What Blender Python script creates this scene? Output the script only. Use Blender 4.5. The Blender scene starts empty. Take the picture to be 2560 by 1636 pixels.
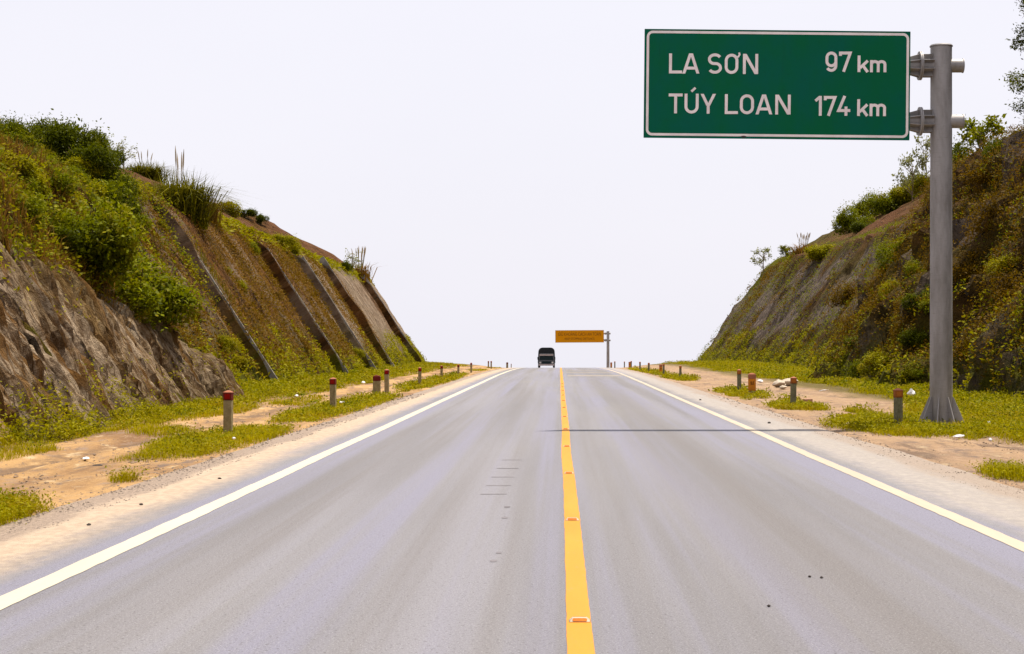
import bpy, math, random
import numpy as np
from mathutils import Vector, Matrix, Euler

# ------------------------------------------------------------------ camera, sky, sun, exposure
S = bpy.context.scene
C = S.collection
R = math.radians
CX, CZ, F = -0.11, 1.668, 4266.7            # eye position and focal length in photo pixels (2560 wide, 60 mm)
VX, VY = 1399.0, 867.6                      # where level, straight-ahead lines vanish in the photo
cam = bpy.data.cameras.new('camera'); cam.lens = 60; cam.sensor_width = 36
cam.shift_x = -(VX-1280)/2560; cam.shift_y = (VY-818)/2560
cam.clip_start = 0.1; cam.clip_end = 6000
co = bpy.data.objects.new('camera', cam); C.objects.link(co)
co.location = (CX, 0, CZ); co.rotation_euler = (R(90), 0, 0)
S.camera = co

SUN = Vector((0.27, 0.27, 1.0)).normalized()
w = bpy.data.worlds.new('World'); S.world = w; w.use_nodes = True
wn = w.node_tree; bg = wn.nodes['Background']
sky = wn.nodes.new('ShaderNodeTexSky'); sky.sky_type = 'NISHITA'; sky.sun_disc = False
sky.sun_elevation = math.asin(SUN.z); sky.sun_rotation = math.atan2(SUN.x, SUN.y)
sky.air_density = 1.2; sky.dust_density = 4.0
hz = wn.nodes.new('ShaderNodeMix'); hz.data_type = 'RGBA'; hz.inputs[0].default_value = 0.93
cl = wn.nodes.new('ShaderNodeTexNoise'); cl.inputs['Scale'].default_value = 2.6; cl.inputs['Detail'].default_value = 5
cm = wn.nodes.new('ShaderNodeMix'); cm.data_type = 'RGBA'      # thin white veil of cloud over the sky
cm.inputs[6].default_value = (4.72, 4.66, 5.12, 1); cm.inputs[7].default_value = (5.15, 5.05, 5.42, 1)
ct = wn.nodes.new('ShaderNodeTexCoord'); cp_ = wn.nodes.new('ShaderNodeMapping'); cp_.inputs[3].default_value = (1, 1, 2.5)
wn.links.new(ct.outputs['Generated'], cp_.inputs[0]); wn.links.new(cp_.outputs[0], cl.inputs['Vector'])
wn.links.new(cl.outputs[0], cm.inputs[0]); wn.links.new(cm.outputs[2], hz.inputs[7])
wn.links.new(sky.outputs[0], hz.inputs[6]); wn.links.new(hz.outputs[2], bg.inputs[0])
bg.inputs[1].default_value = 0.105
sl = bpy.data.lights.new('sun', 'SUN'); sl.energy = 4.0; sl.angle = R(0.6); sl.color = (1.0, 0.93, 0.80)
so = bpy.data.objects.new('sun', sl); C.objects.link(so)
so.rotation_euler = SUN.to_track_quat('Z', 'Y').to_euler()
S.view_settings.view_transform = 'Standard'; S.view_settings.look = 'None'
S.view_settings.exposure = 0.85; S.view_settings.gamma = 1.0
S.cycles.max_bounces = 6; S.cycles.transparent_max_bounces = 8

# ------------------------------------------------------------------ helpers: noise, terrain, meshes
rng = np.random.default_rng(7); random.seed(7)
_P = np.random.default_rng(3).permutation(512).astype(np.int64)
_V = np.random.default_rng(4).random(512)
def vnoise(x, y, seed=0):
    x = np.asarray(x, float)+seed*17.31; y = np.asarray(y, float)+seed*9.77
    ix = np.floor(x).astype(np.int64); iy = np.floor(y).astype(np.int64)
    fx = x-ix; fy = y-iy; fx = fx*fx*(3-2*fx); fy = fy*fy*(3-2*fy)
    h = lambda a, b: _V[(_P[a & 511]+b) & 511]
    return (h(ix, iy)*(1-fx)+h(ix+1, iy)*fx)*(1-fy)+(h(ix, iy+1)*(1-fx)+h(ix+1, iy+1)*fx)*fy
def fbm(x, y, o=4, seed=0):
    t = 0; a = 0.5; n = 0
    for i in range(o):
        t = t+a*vnoise(x*2**i, y*2**i, seed+i*3); n += a; a *= .5
    return t/n
def sstep(a, b, x):
    t = np.clip((np.asarray(x, float)-a)/(b-a), 0, 1); return t*t*(3-2*t)

Y0, RC = 90.0, 7640.0                       # the road is straight to 90 m, then rolls over a crest
def zr(y):
    y = np.asarray(y, float); t = np.clip(y-Y0, 0, 320)
    return -t*t/(2*RC)-np.clip(y-Y0-320, 0, None)*320/RC
EDGE = 5.35
def gz(x, y):                               # verge surface
    a = np.abs(x)
    h = zr(y)+0.028*np.clip(a-7, 0, 8)+sstep(6, 12, a)*sstep(95, 160, y)*0.35
    h = h+sstep(5.4, 6.2, a)*0.05*(fbm(np.asarray(x)*.9, np.asarray(y)*.35, 3, 2)-.5)*2
    # wheel ruts of the dirt track on the left
    h = h-0.05*sstep(.35, .0, np.abs(a-7.6))-0.05*sstep(.35, .0, np.abs(a-9.0))*(np.asarray(x) < 0)
    return np.where(a < 5.3, zr(y)-0.05, h-0.02)
def gp(px, py):                             # photo pixel -> point on the verge
    y = np.arange(6, 320, .05)
    x = CX+(px-VX)/F*y; z = CZ-(py-VY)/F*y
    k = np.argmax(z < np.where(np.abs(x) < 5.35, zr(y), gz(x, y)))
    if k == 0: k = int(np.argmin(z-np.where(np.abs(x) < 5.35, zr(y), gz(x, y))))
    return float(x[k]), float(y[k]), float(gz(x[k], y[k]))

RIBS = [70.5, 94.0, 108.5, 121.0, 146.0]    # concrete ribs of the left cutting, metres ahead
def foot(side, y):
    y = np.asarray(y, float)
    if side < 0:
        return 9.9+0.9*sstep(26, 48, y)+1.6*sstep(49, 58, y)+np.clip(y-157, 0, None)*0.9
    return 13.0+0.9*sstep(70, 95, y)+2.7*sstep(95, 98.5, y)-2.5*sstep(120, 178, y)+np.clip(y-179, 0, None)*0.9
def rise(side, s, y):                       # height above the verge at s metres behind the foot
    s = np.asarray(s, float); y = np.asarray(y, float)
    if side < 0:
        k1 = .455+.12*sstep(128, 152, y)
        bk = 5.06-1.15*sstep(68, 50, y)
        h = 1.54*np.clip(s, -3, bk)+k1*np.clip(s-bk, 0, 9)+.17*np.clip(s-14.06, 0, 9)+.06*np.clip(s-23, 0, 15)
    else:
        far = sstep(97, 101, y)
        b = 0.55*far*sstep(165, 145, y)
        h = 1.42*np.clip(s, -3, 7.0)+.1*np.clip(s-7, 0, b)+.50*np.clip(s-7-b, 0, 16)+.42*np.clip(s-23-b, 0, 12)+.15*np.clip(s-35, 0, 20)
    return h
def hill_z(side, x, y):
    u = np.abs(x)
    return zr(y)+0.2+rise(side, u-foot(side, y), y)
def hill_pt(side, y, s, disp=True):
    y = np.asarray(y, float); s = np.asarray(s, float)
    u = foot(side, y)+s; z = zr(y)+0.2+rise(side, s, y)
    if disp:
        near = sstep(75, 55, y) if side < 0 else sstep(102, 92, y)
        g1 = fbm(y*.55, s*(.14 if side < 0 else .42), 4, 11+side)-.5
        g2 = fbm(y*1.9+(.5*s if side < 0 else -.6*s), s*(.34 if side < 0 else 1.1), 3, 31+side)-.5
        d = g1*(0.5+1.3*near+(1.5*near+.5 if side > 0 else 0))+g2*(.38+.45*near+(.6*near if side > 0 else .12))+(fbm(y*5, s*1.3, 2, 71)-.5)*(.12+.2*near)
        d = d+(fbm(y*.13, s*.13, 2, 51)-.5)*np.clip(s-5, 0, 6)*.3
        if side < 0:                         # each panel stands proud behind its rib and falls back to the next
            t = 0
            for i, a in enumerate(RIBS):
                nx = RIBS[i+1] if i+1 < len(RIBS) else 157.
                t = t+np.where((y >= a-.15) & (y < nx-.15), .58*(1-(y-a)/(nx-a)), 0)
            d = d+t*sstep(5.2, 4.2, s)*sstep(-1, .5, s)
        k = np.where(s < 5.5 if side < 0 else s < 7.2, 1.0, .45)
        u = u-.84*d*k; z = z+(.54+.3*(1-k))*d
    return np.stack([side*u, y, z], -1)
def hp(px, py):                             # photo pixel -> point on whichever hill it shows
    side = -1 if px < VX else 1
    y = np.arange(18, 260, .05); x = CX+(px-VX)/F*y; z = CZ-(py-VY)/F*y
    m = (z < hill_z(side, x, y)) & (x*side > foot(side, y))
    if not m.any():
        q = np.where(x*side > foot(side, y), z-hill_z(side, x, y), 99); k = int(np.argmin(q[:2800]))
    else: k = int(np.argmax(m))
    miss = not m.any()
    p = hill_pt(side, y[k], x[k]*side-foot(side, y[k]))
    return float(x[k]), float(y[k]), float(p[2] if abs(p[0]-x[k]) < .4 else hill_z(side, x[k], y[k])), miss

def link(name, me, mats, parent=None):
    o = bpy.data.objects.new(name, me); C.objects.link(o)
    for m in (mats if isinstance(mats, (list, tuple)) else [mats]): me.materials.append(m)
    if parent: o.parent = parent
    return o
def tag(o, label=None, cat=None, group=None, kind=None):
    if label: o['label'] = label
    if cat: o['category'] = cat
    if group: o['group'] = group
    if kind: o['kind'] = kind
    return o
def empty(name, loc, label, cat, group=None, rz=0):
    o = bpy.data.objects.new(name, None); C.objects.link(o); o.location = loc; o.rotation_euler = (0, 0, rz)
    o.empty_display_size = .2
    return tag(o, label, cat, group)
def copy_tree(o, parent=None):
    c = o.copy(); C.objects.link(c)
    if parent: c.parent = parent
    for ch in [q for q in bpy.data.objects if q.parent == o]: copy_tree(ch, c)
    return c
def fast_mesh(name, co_, faces, smooth=False, tint=None, uv=None, attrs=None):
    """co_ (N,3), faces (M,k) all of k corners"""
    me = bpy.data.meshes.new(name); co_ = np.asarray(co_, np.float32); faces = np.asarray(faces, np.int32)
    m, k = faces.shape
    me.vertices.add(len(co_)); me.vertices.foreach_set('co', co_.ravel())
    me.loops.add(m*k); me.loops.foreach_set('vertex_index', faces.ravel())
    me.polygons.add(m); me.polygons.foreach_set('loop_start', np.arange(0, m*k, k, dtype=np.int32))
    me.polygons.foreach_set('use_smooth', np.full(m, smooth))
    me.update(calc_edges=True)
    if tint is not None:
        a = me.attributes.new('tint', 'FLOAT', 'FACE'); a.data.foreach_set('value', np.asarray(tint, np.float32))
    for n_, v_ in (attrs or {}).items():
        a = me.attributes.new(n_, 'FLOAT', 'POINT'); a.data.foreach_set('value', np.asarray(v_, np.float32).ravel())
    if uv is not None:
        l = me.uv_layers.new(name='UVMap'); l.data.foreach_set('uv', np.asarray(uv, np.float32)[faces.ravel()].ravel())
    me.validate()
    return me
def grid_faces(n, m):
    i = np.arange(n-1)[:, None]*m+np.arange(m-1)[None, :]
    return np.stack([i, i+m, i+m+1, i+1], -1).reshape(-1, 4)

class MB:                                    # collects boxes, tubes and prisms into one mesh
    def __init__(s): s.v = []; s.f = []
    def add(s, vs, fs):
        b = len(s.v); s.v += [tuple(v) for v in vs]; s.f += [tuple(i+b for i in f) for f in fs]; return s
    def box(s, x0, x1, y0, y1, z0, z1, bev=0.0):
        b = min(bev, (x1-x0)*.45, (z1-z0)*.45, (y1-y0)*.45)
        if b <= 0:
            vs = [(x, y, z) for z in (z0, z1) for x, y in ((x0, y0), (x1, y0), (x1, y1), (x0, y1))]
            return s.add(vs, [(3, 2, 1, 0), (4, 5, 6, 7), (0, 1, 5, 4), (1, 2, 6, 5), (2, 3, 7, 6), (3, 0, 4, 7)])
        def ring(d, z): return [(x0+d+b*(1-c0), y0+d, z) for c0 in (0,)] and [
            (x0+d+b, y0+d, z), (x1-d-b, y0+d, z), (x1-d, y0+d+b, z), (x1-d, y1-d-b, z),
            (x1-d-b, y1-d, z), (x0+d+b, y1-d, z), (x0+d, y1-d-b, z), (x0+d, y0+d+b, z)]
        rs = [ring(b, z0), ring(0, z0+b), ring(0, z1-b), ring(b, z1)]
        return s.loft(rs, True)
    def loft(s, rs, caps=True):
        n = len(rs[0]); vs = [p for r in rs for p in r]; fs = []
        for k in range(len(rs)-1):
            for i in range(n):
                j = (i+1) % n; fs.append((k*n+i, k*n+j, (k+1)*n+j, (k+1)*n+i))
        if caps: fs.append(tuple(range(n-1, -1, -1))); fs.append(tuple((len(rs)-1)*n+i for i in range(n)))
        return s.add(vs, fs)
    def tube(s, pts, rad, n=8, caps=True):
        pts = [Vector(p) for p in pts]; rad = rad if isinstance(rad, (list, tuple)) else [rad]*len(pts); rs = []
        for i, p in enumerate(pts):
            d = (pts[min(i+1, len(pts)-1)]-pts[max(i-1, 0)]).normalized()
            a = d.cross(Vector((0, 0, 1)) if abs(d.z) < .9 else Vector((1, 0, 0))).normalized(); b = a.cross(d)
            rs.append([p+(a*math.cos(t)+b*math.sin(t))*rad[i] for t in [2*math.pi*k/n for k in range(n)]])
        return s.loft(rs, caps)
    def prism(s, poly, y0, y1):              # polygon in x,z extruded along y
        return s.loft([[(x, y0, z) for x, z in poly], [(x, y1, z) for x, z in poly]], True)
    def build(s, name, m, parent=None, smooth=False):
        me = bpy.data.meshes.new(name); me.from_pydata(s.v, [], s.f); me.validate()
        import bmesh
        b = bmesh.new(); b.from_mesh(me); bmesh.ops.recalc_face_normals(b, faces=b.faces); b.to_mesh(me); b.free()
        if smooth:
            me.polygons.foreach_set('use_smooth', [True]*len(me.polygons))
            try: me.set_sharp_from_angle(angle=R(35))
            except Exception: pass
        return link(name, me, m, parent)

# ------------------------------------------------------------------ materials
class NT:
    def __init__(s, name, rough=.9):
        s.m = bpy.data.materials.new(name); s.m.use_nodes = True; s.t = s.m.node_tree
        s.b = s.t.nodes['Principled BSDF']; s.b.inputs['Roughness'].default_value = rough
        s.b.inputs['Specular IOR Level'].default_value = .08
    def n(s, ty, **k):
        o = s.t.nodes.new(ty)
        for a, v in k.items(): setattr(o, a, v)
        return o
    def l(s, a, b): s.t.links.new(a, b)
    def val(s, sock, v):
        if hasattr(v, 'is_linked') or isinstance(v, bpy.types.NodeSocket): s.l(v, sock)
        elif isinstance(v, (tuple, list)) and len(v) == 3 and sock.type == 'RGBA': sock.default_value = (*v, 1)
        else: sock.default_value = v
    def pos(s): return s.n('ShaderNodeNewGeometry').outputs['Position']
    def obj(s): return s.n('ShaderNodeTexCoord').outputs['Object']
    def uv(s): return s.n('ShaderNodeTexCoord').outputs['UV']
    def mp(s, v, sc=(1, 1, 1), lo=(0, 0, 0), rot=(0, 0, 0)):
        m = s.n('ShaderNodeMapping'); s.l(v, m.inputs[0]); m.inputs[1].default_value = lo
        m.inputs[2].default_value = rot; m.inputs[3].default_value = sc; return m.outputs[0]
    def noise(s, v, sc, det=5, ro=.6, dist=0):
        o = s.n('ShaderNodeTexNoise'); s.l(v, o.inputs['Vector']); o.inputs['Scale'].default_value = sc
        o.inputs['Detail'].default_value = det; o.inputs['Roughness'].default_value = ro; o.inputs['Distortion'].default_value = dist
        return o.outputs[0]
    def voro(s, v, sc, feat='F1', out=0):
        o = s.n('ShaderNodeTexVoronoi', feature=feat); s.l(v, o.inputs['Vector']); o.inputs['Scale'].default_value = sc
        return o.outputs[out]
    def ramp(s, f, a, b, lo=0., hi=1.):
        o = s.n('ShaderNodeMapRange'); o.interpolation_type = 'SMOOTHSTEP'; s.val(o.inputs[0], f)
        for i, v in zip((1, 2, 3, 4), (a, b, lo, hi)): o.inputs[i].default_value = v
        return o.outputs[0]
    def mix(s, f, a, b, mode='MIX'):
        o = s.n('ShaderNodeMix', data_type='RGBA', blend_type=mode); s.val(o.inputs[0], f); s.val(o.inputs[6], a); s.val(o.inputs[7], b)
        return o.outputs[2]
    def math(s, op, a, b=0.):
        o = s.n('ShaderNodeMath', operation=op); s.val(o.inputs[0], a); s.val(o.inputs[1], b); return o.outputs[0]
    def attr(s, name): return s.n('ShaderNodeAttribute', attribute_name=name).outputs['Fac']
    def xyz(s, v):
        o = s.n('ShaderNodeSeparateXYZ'); s.l(v, o.inputs[0]); return o.outputs
    def bump(s, h, st=.5, d=.05):
        o = s.n('ShaderNodeBump'); s.l(h, o.inputs['Height']); o.inputs['Strength'].default_value = st
        o.inputs['Distance'].default_value = d; s.l(o.outputs[0], s.b.inputs['Normal'])
    def col(s, c): s.val(s.b.inputs['Base Color'], c); return s

def plain(name, c, rough=.7, metal=0, var=.25, sc=6.):
    t = NT(name, rough); v = t.noise(t.obj(), sc, 6, .65)
    t.col(t.mix(t.ramp(v, .3, .7), tuple(x*(1-var) for x in c), tuple(min(1, x*(1+var*.6)) for x in c)))
    t.b.inputs['Metallic'].default_value = metal
    t.bump(t.noise(t.obj(), sc*9, 3), .15, .01)
    return t.m

def m_asphalt():
    t = NT('asphalt', .62); t.b.inputs['Specular IOR Level'].default_value = .2; p = t.pos(); x, y, z = t.xyz(p)
    st = t.mp(p, (1, .035, 1)); st2 = t.mp(p, (1, .008, 1), (3, 0, 0))
    a = t.noise(st, .9, 5, .55); b = t.noise(st2, 1.3, 4, .6); big = t.noise(t.mp(p, (1, .12, 1), (9, 4, 0)), .35, 3)
    c = t.mix(t.ramp(a, .34, .66), (.130, .121, .128), (.182, .174, .191))
    c = t.mix(t.ramp(b, .46, .62, 0, .85), c, (.172, .166, .222))
    c = t.mix(t.ramp(b, .5, .30, 0, .8), c, (.128, .114, .110))
    c = t.mix(t.ramp(big, .5, .75, 0, .5), c, (.185, .172, .158))
    # polished wheel paths on the right carriageway
    wl = t.math('ABSOLUTE', t.math('SUBTRACT', t.math('ABSOLUTE', t.math('ADD', x, 1.75)), .85))
    c = t.mix(t.math('MULTIPLY', t.ramp(wl, .5, .0, 0, .32), t.ramp(b, .3, .6)), c, (.20, .192, .225))
    wp = t.math('ABSOLUTE', t.math('SUBTRACT', x, 1.75))
    c = t.mix(t.math('MULTIPLY', t.ramp(wp, .95, .1, 0, .55), t.ramp(a, .2, .6)), c, (.120, .107, .106))
    g = t.noise(p, 70, 3, .75); c = t.mix(t.ramp(g, .50, .72, 0, .9), c, t.mix(.5, c, (.46, .45, .45)))
    g2 = t.noise(p, 34, 2, .8); c = t.mix(t.ramp(g2, .44, .28, 0, .8), c, (.05, .046, .046))
    # dust and sand towards the edges; gravelly outer rim
    ed = t.noise(t.mp(p, (1, .25, 1)), 1.2, 6, .65); ef = t.noise(t.mp(p, (1, .5, 1)), 9, 4, .7)
    wob = t.math('ADD', t.math('MULTIPLY', t.math('SUBTRACT', ed, .5), .75), t.math('MULTIPLY', t.math('SUBTRACT', ef, .5), .28))
    xl = t.math('ADD', t.math('MULTIPLY', x, -1.0), wob)
    xr = t.math('ADD', x, wob)
    sand = t.mix(t.ramp(ef, .35, .65), (.34, .25, .175), (.43, .33, .235))
    c = t.mix(t.ramp(xl, 3.95, 4.6, 0, .95), c, sand)
    rim = t.mix(t.ramp(t.noise(p, 22, 5, .75), .35, .65), (.16, .115, .085), (.33, .25, .19))
    c = t.mix(t.ramp(xl, 4.82, 4.98), c, rim)
    c = t.mix(t.ramp(xr, 3.8, 4.35, 0, .75), c, t.mix(t.ramp(ef, .4, .7), (.30, .26, .23), (.38, .33, .28)))
    c = t.mix(t.ramp(xr, 4.68, 5.0, 0, .9), c, t.mix(t.ramp(t.noise(p, 22, 5, .75), .35, .65), (.20, .15, .115), (.32, .25, .195)))
    t.col(c); t.bump(t.math('ADD', t.noise(p, 60, 4, .8), t.math('MULTIPLY', t.voro(p, 90), .5)), .55, .012)
    t.val(t.b.inputs['Roughness'], t.ramp(a, .3, .7, .55, .75))
    return t.m
def m_ground():
    t = NT('dirt', .95); p = t.pos(); x, y, z = t.xyz(p)
    a = t.noise(t.mp(p, (1, .22, 1)), .8, 7, .65); b = t.noise(t.mp(p, (1, .35, 1), (7, 2, 0)), 2.6, 6, .7)
    c = t.mix(t.ramp(a, .34, .62), (.19, .105, .055), (.42, .255, .112))
    c = t.mix(t.ramp(b, .52, .68, 0, .8), c, (.25, .18, .135))
    c = t.mix(t.math('MULTIPLY', t.ramp(x, 0, 1), .7), c, t.mix(t.ramp(b, .35, .65), (.20, .14, .105), (.36, .245, .16)))
    c = t.mix(t.ramp(b, .46, .3, 0, .75), c, (.52, .40, .25))
    c = t.mix(t.ramp(t.noise(t.mp(p, (1, .3, 1), (1, 9, 0)), 1.6, 5, .7), .54, .68, 0, .85), c, (.15, .11, .092))
    c = t.mix(t.ramp(t.noise(p, 18, 4, .75), .5, .7, 0, .45), c, (.17, .11, .07))
    rut = t.math('ABSOLUTE', t.math('SUBTRACT', t.math('ABSOLUTE', t.math('ADD', t.math('ADD', x, 8.25), t.math('MULTIPLY', t.math('SUBTRACT', a, .5), .9))), .72))
    c = t.mix(t.math('MULTIPLY', t.ramp(rut, .34, .08, 0, .8), t.ramp(b, .38, .56)), c, (.145, .095, .065))
    c = t.mix(t.ramp(t.noise(t.mp(p, (1, .16, 1), (5, 5, 0)), 1.1, 6, .7), .56, .66, 0, .8), c, (.13, .088, .066))
    ax = t.math('ADD', t.math('ABSOLUTE', x), t.math('MULTIPLY', t.math('SUBTRACT', a, .5), 2.0))
    gr = t.mix(t.ramp(b, .35, .65), (.075, .055, .015), (.10, .085, .015))
    c = t.mix(t.ramp(ax, 9.0, 10.3, 0, .85), c, gr)
    t.col(c); t.bump(t.math('ADD', t.noise(p, 5, 8, .7), t.math('MULTIPLY', t.noise(p, 30, 4, .7), .3)), .8, .08)
    return t.m
def m_slope(side):
    t = NT('cut_slope_soil', .95); uv = t.uv(); p = t.pos()
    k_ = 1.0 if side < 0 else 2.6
    st = t.mp(uv, (1, .14*k_, 1)); st2 = t.mp(uv, (1, .24*k_, 1), (5, 2, 0))
    a = t.noise(st, 1.1, 7, .68, .6); b = t.noise(st2, 3.4, 8, .75, .8); big = t.noise(t.mp(uv, (1, .5, 1), (3, 8, 0)), .22, 4, .6)
    if side < 0:
        c = t.mix(t.ramp(a, .34, .66), (.040, .017, .005), (.165, .070, .018))
        c = t.mix(t.ramp(b, .50, .64, 0, .9), c, (.22, .115, .045))
        c = t.mix(t.ramp(t.noise(t.mp(uv, (1, .5, 1), (2, 3, 0)), 5.5, 5, .75), .50, .38, 0, .75), c, (.028, .016, .004))
        c = t.mix(t.ramp(big, .47, .66, 0, .4), c, t.mix(t.ramp(b, .35, .65), (.055, .040, .004), (.14, .095, .008)))
        pale = t.mix(t.ramp(b, .3, .7), (.16, .105, .065), (.40, .31, .225))
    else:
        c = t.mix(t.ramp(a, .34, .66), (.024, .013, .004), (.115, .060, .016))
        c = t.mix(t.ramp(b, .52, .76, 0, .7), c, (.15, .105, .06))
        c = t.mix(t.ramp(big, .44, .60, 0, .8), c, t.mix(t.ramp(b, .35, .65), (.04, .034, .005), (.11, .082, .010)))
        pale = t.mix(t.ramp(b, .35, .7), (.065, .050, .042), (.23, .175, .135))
    c = t.mix(t.math('MULTIPLY', t.attr('pale'), t.ramp(a, .22, .46)), c, pale)
    c = t.mix(t.math('MULTIPLY', t.attr('earth'), .85), c, t.mix(t.ramp(b, .35, .7), (.10, .042, .018), (.19, .088, .042)))
    c = t.mix(t.math('MULTIPLY', t.attr('green'), t.ramp(t.noise(t.mp(uv, (1, .5, 1), (1, 1, 0)), 1.5, 5, .7), .36, .58)), c,
              t.mix(t.ramp(b, .35, .65), (.05, .052, .004), (.125, .115, .008)))
    c = t.mix(t.ramp(t.voro(t.mp(uv, (1.3, .42, 1)), 2.6), .28, .08, 0, .75), c, (.018, .012, .006))
    t.col(c)
    t.bump(t.math('ADD', t.math('MULTIPLY', b, 1.0), t.math('ADD', a, t.math('MULTIPLY', t.noise(p, 7, 6, .75), .5))), 1.0, .35)
    return t.m
def m_rock():
    t = NT('weathered_rock', .9); uv = t.uv(); p = t.pos()
    st = t.mp(uv, (1, .10, 1)); a = t.noise(st, 1.9, 8, .7, .7); b = t.noise(t.mp(uv, (1, .25, 1), (4, 1, 0)), 4.2, 7, .72, .8)
    big = t.noise(t.mp(uv, (1, .45, 1), (2, 6, 0)), .34, 4, .6)
    c = t.mix(t.ramp(b, .40, .60), (.135, .075, .032), (.56, .42, .285))
    c = t.mix(t.ramp(a, .49, .58, 0, .9), c, (.22, .105, .026))
    c = t.mix(t.ramp(a, .40, .27, 0, .8), c, (.060, .032, .012))
    c = t.mix(t.ramp(big, .45, .60, 0, .75), c, t.mix(t.ramp(b, .40, .58), (.10, .052, .014), (.26, .165, .065)))
    c = t.mix(t.math('MULTIPLY', t.attr('green'), t.ramp(b, .38, .55)), c, (.10, .085, .012))
    c = t.mix(t.ramp(t.voro(t.mp(uv, (1.4, .38, 1), (.3, 0, 0)), 1.9), .30, .06, 0, .85), c, (.02, .014, .008))  # dark shade of crevices put into the rock colour
    c = t.mix(t.ramp(t.noise(t.mp(uv, (1, .12, 1), (8, 3, 0)), 6.5, 5, .75), .44, .34, 0, .85), c, (.035, .02, .009))
    c = t.mix(t.ramp(t.noise(t.mp(uv, (1, .2, 1), (1, 7, 0)), 1.0, 5, .7), .58, .68, 0, .7), c, (.50, .43, .34))
    t.col(c); t.bump(t.math('ADD', t.math('MULTIPLY', b, 1.4), t.math('ADD', a, t.math('MULTIPLY', t.noise(p, 9, 6, .75), .5))), 1.0, .4)
    return t.m
def m_leaf(name, lo, hi, alt=None, tr=.3):
    t = NT(name, .55); t.b.inputs['Specular IOR Level'].default_value = .04
    c = t.mix(t.attr('tint'), lo, hi)
    if alt: c = t.mix(t.ramp(t.noise(t.pos(), .9, 4, .7), .48, .68, 0, .85), c, alt)
    t.col(c)
    tl = t.n('ShaderNodeBsdfTranslucent'); t.val(tl.inputs[0], t.mix(.5, c, (hi[0]*1.3, hi[1]*1.3, hi[2])))
    ms = t.n('ShaderNodeMixShader'); ms.inputs[0].default_value = tr
    t.l(t.b.outputs[0], ms.inputs[1]); t.l(tl.outputs[0], ms.inputs[2])
    t.l(ms.outputs[0], t.t.nodes['Material Output'].inputs[0])
    return t.m
def m_paint(name, c, wear, worn, sc=1.0):
    t = NT(name, .6); p = t.pos()
    a = t.noise(t.mp(p, (1, .4, 1)), 9*sc, 6, .75); b = t.noise(t.mp(p, (1, .12, 1)), 2.2, 4, .6)
    k = t.mix(t.ramp(b, .35, .7), tuple(x*.88 for x in c), c)
    k = t.mix(t.ramp(a, .62-wear*.2, .80-wear*.2, 0, .8), k, worn)
    d = t.noise(t.mp(p, (3.0, 14, 1)), 2.6, 3, .7); k = t.mix(t.ramp(d, .70, .76, 0, .8), k, worn)
    t.col(k); t.bump(t.noise(p, 55, 3, .7), .3, .006)
    return t.m
def m_metal():
    t = NT('galvanised_steel', .55); o = t.obj()
    a = t.noise(t.mp(o, (1, 1, .25)), 3.5, 6, .65); b = t.noise(t.mp(o, (1, 1, 9)), 5, 3, .6)
    c = t.mix(t.ramp(a, .3, .7), (.225, .21, .20), (.37, .352, .35)); c = t.mix(t.ramp(b, .55, .72, 0, .3), c, (.17, .155, .14))
    t.col(c); t.b.inputs['Metallic'].default_value = .35
    t.val(t.b.inputs['Roughness'], t.ramp(a, .3, .7, .45, .68)); t.bump(t.noise(o, 20, 4), .12, .01)
    return t.m
def m_concrete(name, lo, hi, stain=(.06, .055, .03), sc=3.):
    t = NT(name, .92); o = t.pos(); a = t.noise(o, sc, 6, .7); b = t.noise(t.mp(o, (1, 1, .3)), sc*2.2, 5, .7)
    c = t.mix(t.ramp(a, .32, .68), lo, hi); c = t.mix(t.ramp(b, .54, .72, 0, .8), c, stain)
    t.col(c); t.bump(t.noise(o, sc*8, 5, .7), .4, .02)
    return t.m

def m_sign():
    t = NT('sign_green', .5); o = t.obj(); a = t.noise(t.mp(o, (1, 1, .6)), 1.1, 5, .6); b = t.noise(o, 7, 5, .7)
    c = t.mix(t.ramp(a, .35, .65), (0, .108, .070), (0, .116, .046)); c = t.mix(t.ramp(b, .55, .75, 0, .5), c, (.002, .078, .04))
    d = t.noise(t.mp(o, (9, 1, .35)), 2.0, 4, .6); c = t.mix(t.ramp(d, .60, .74, 0, .35), c, (.004, .07, .042))
    t.col(c); return t.m

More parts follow.
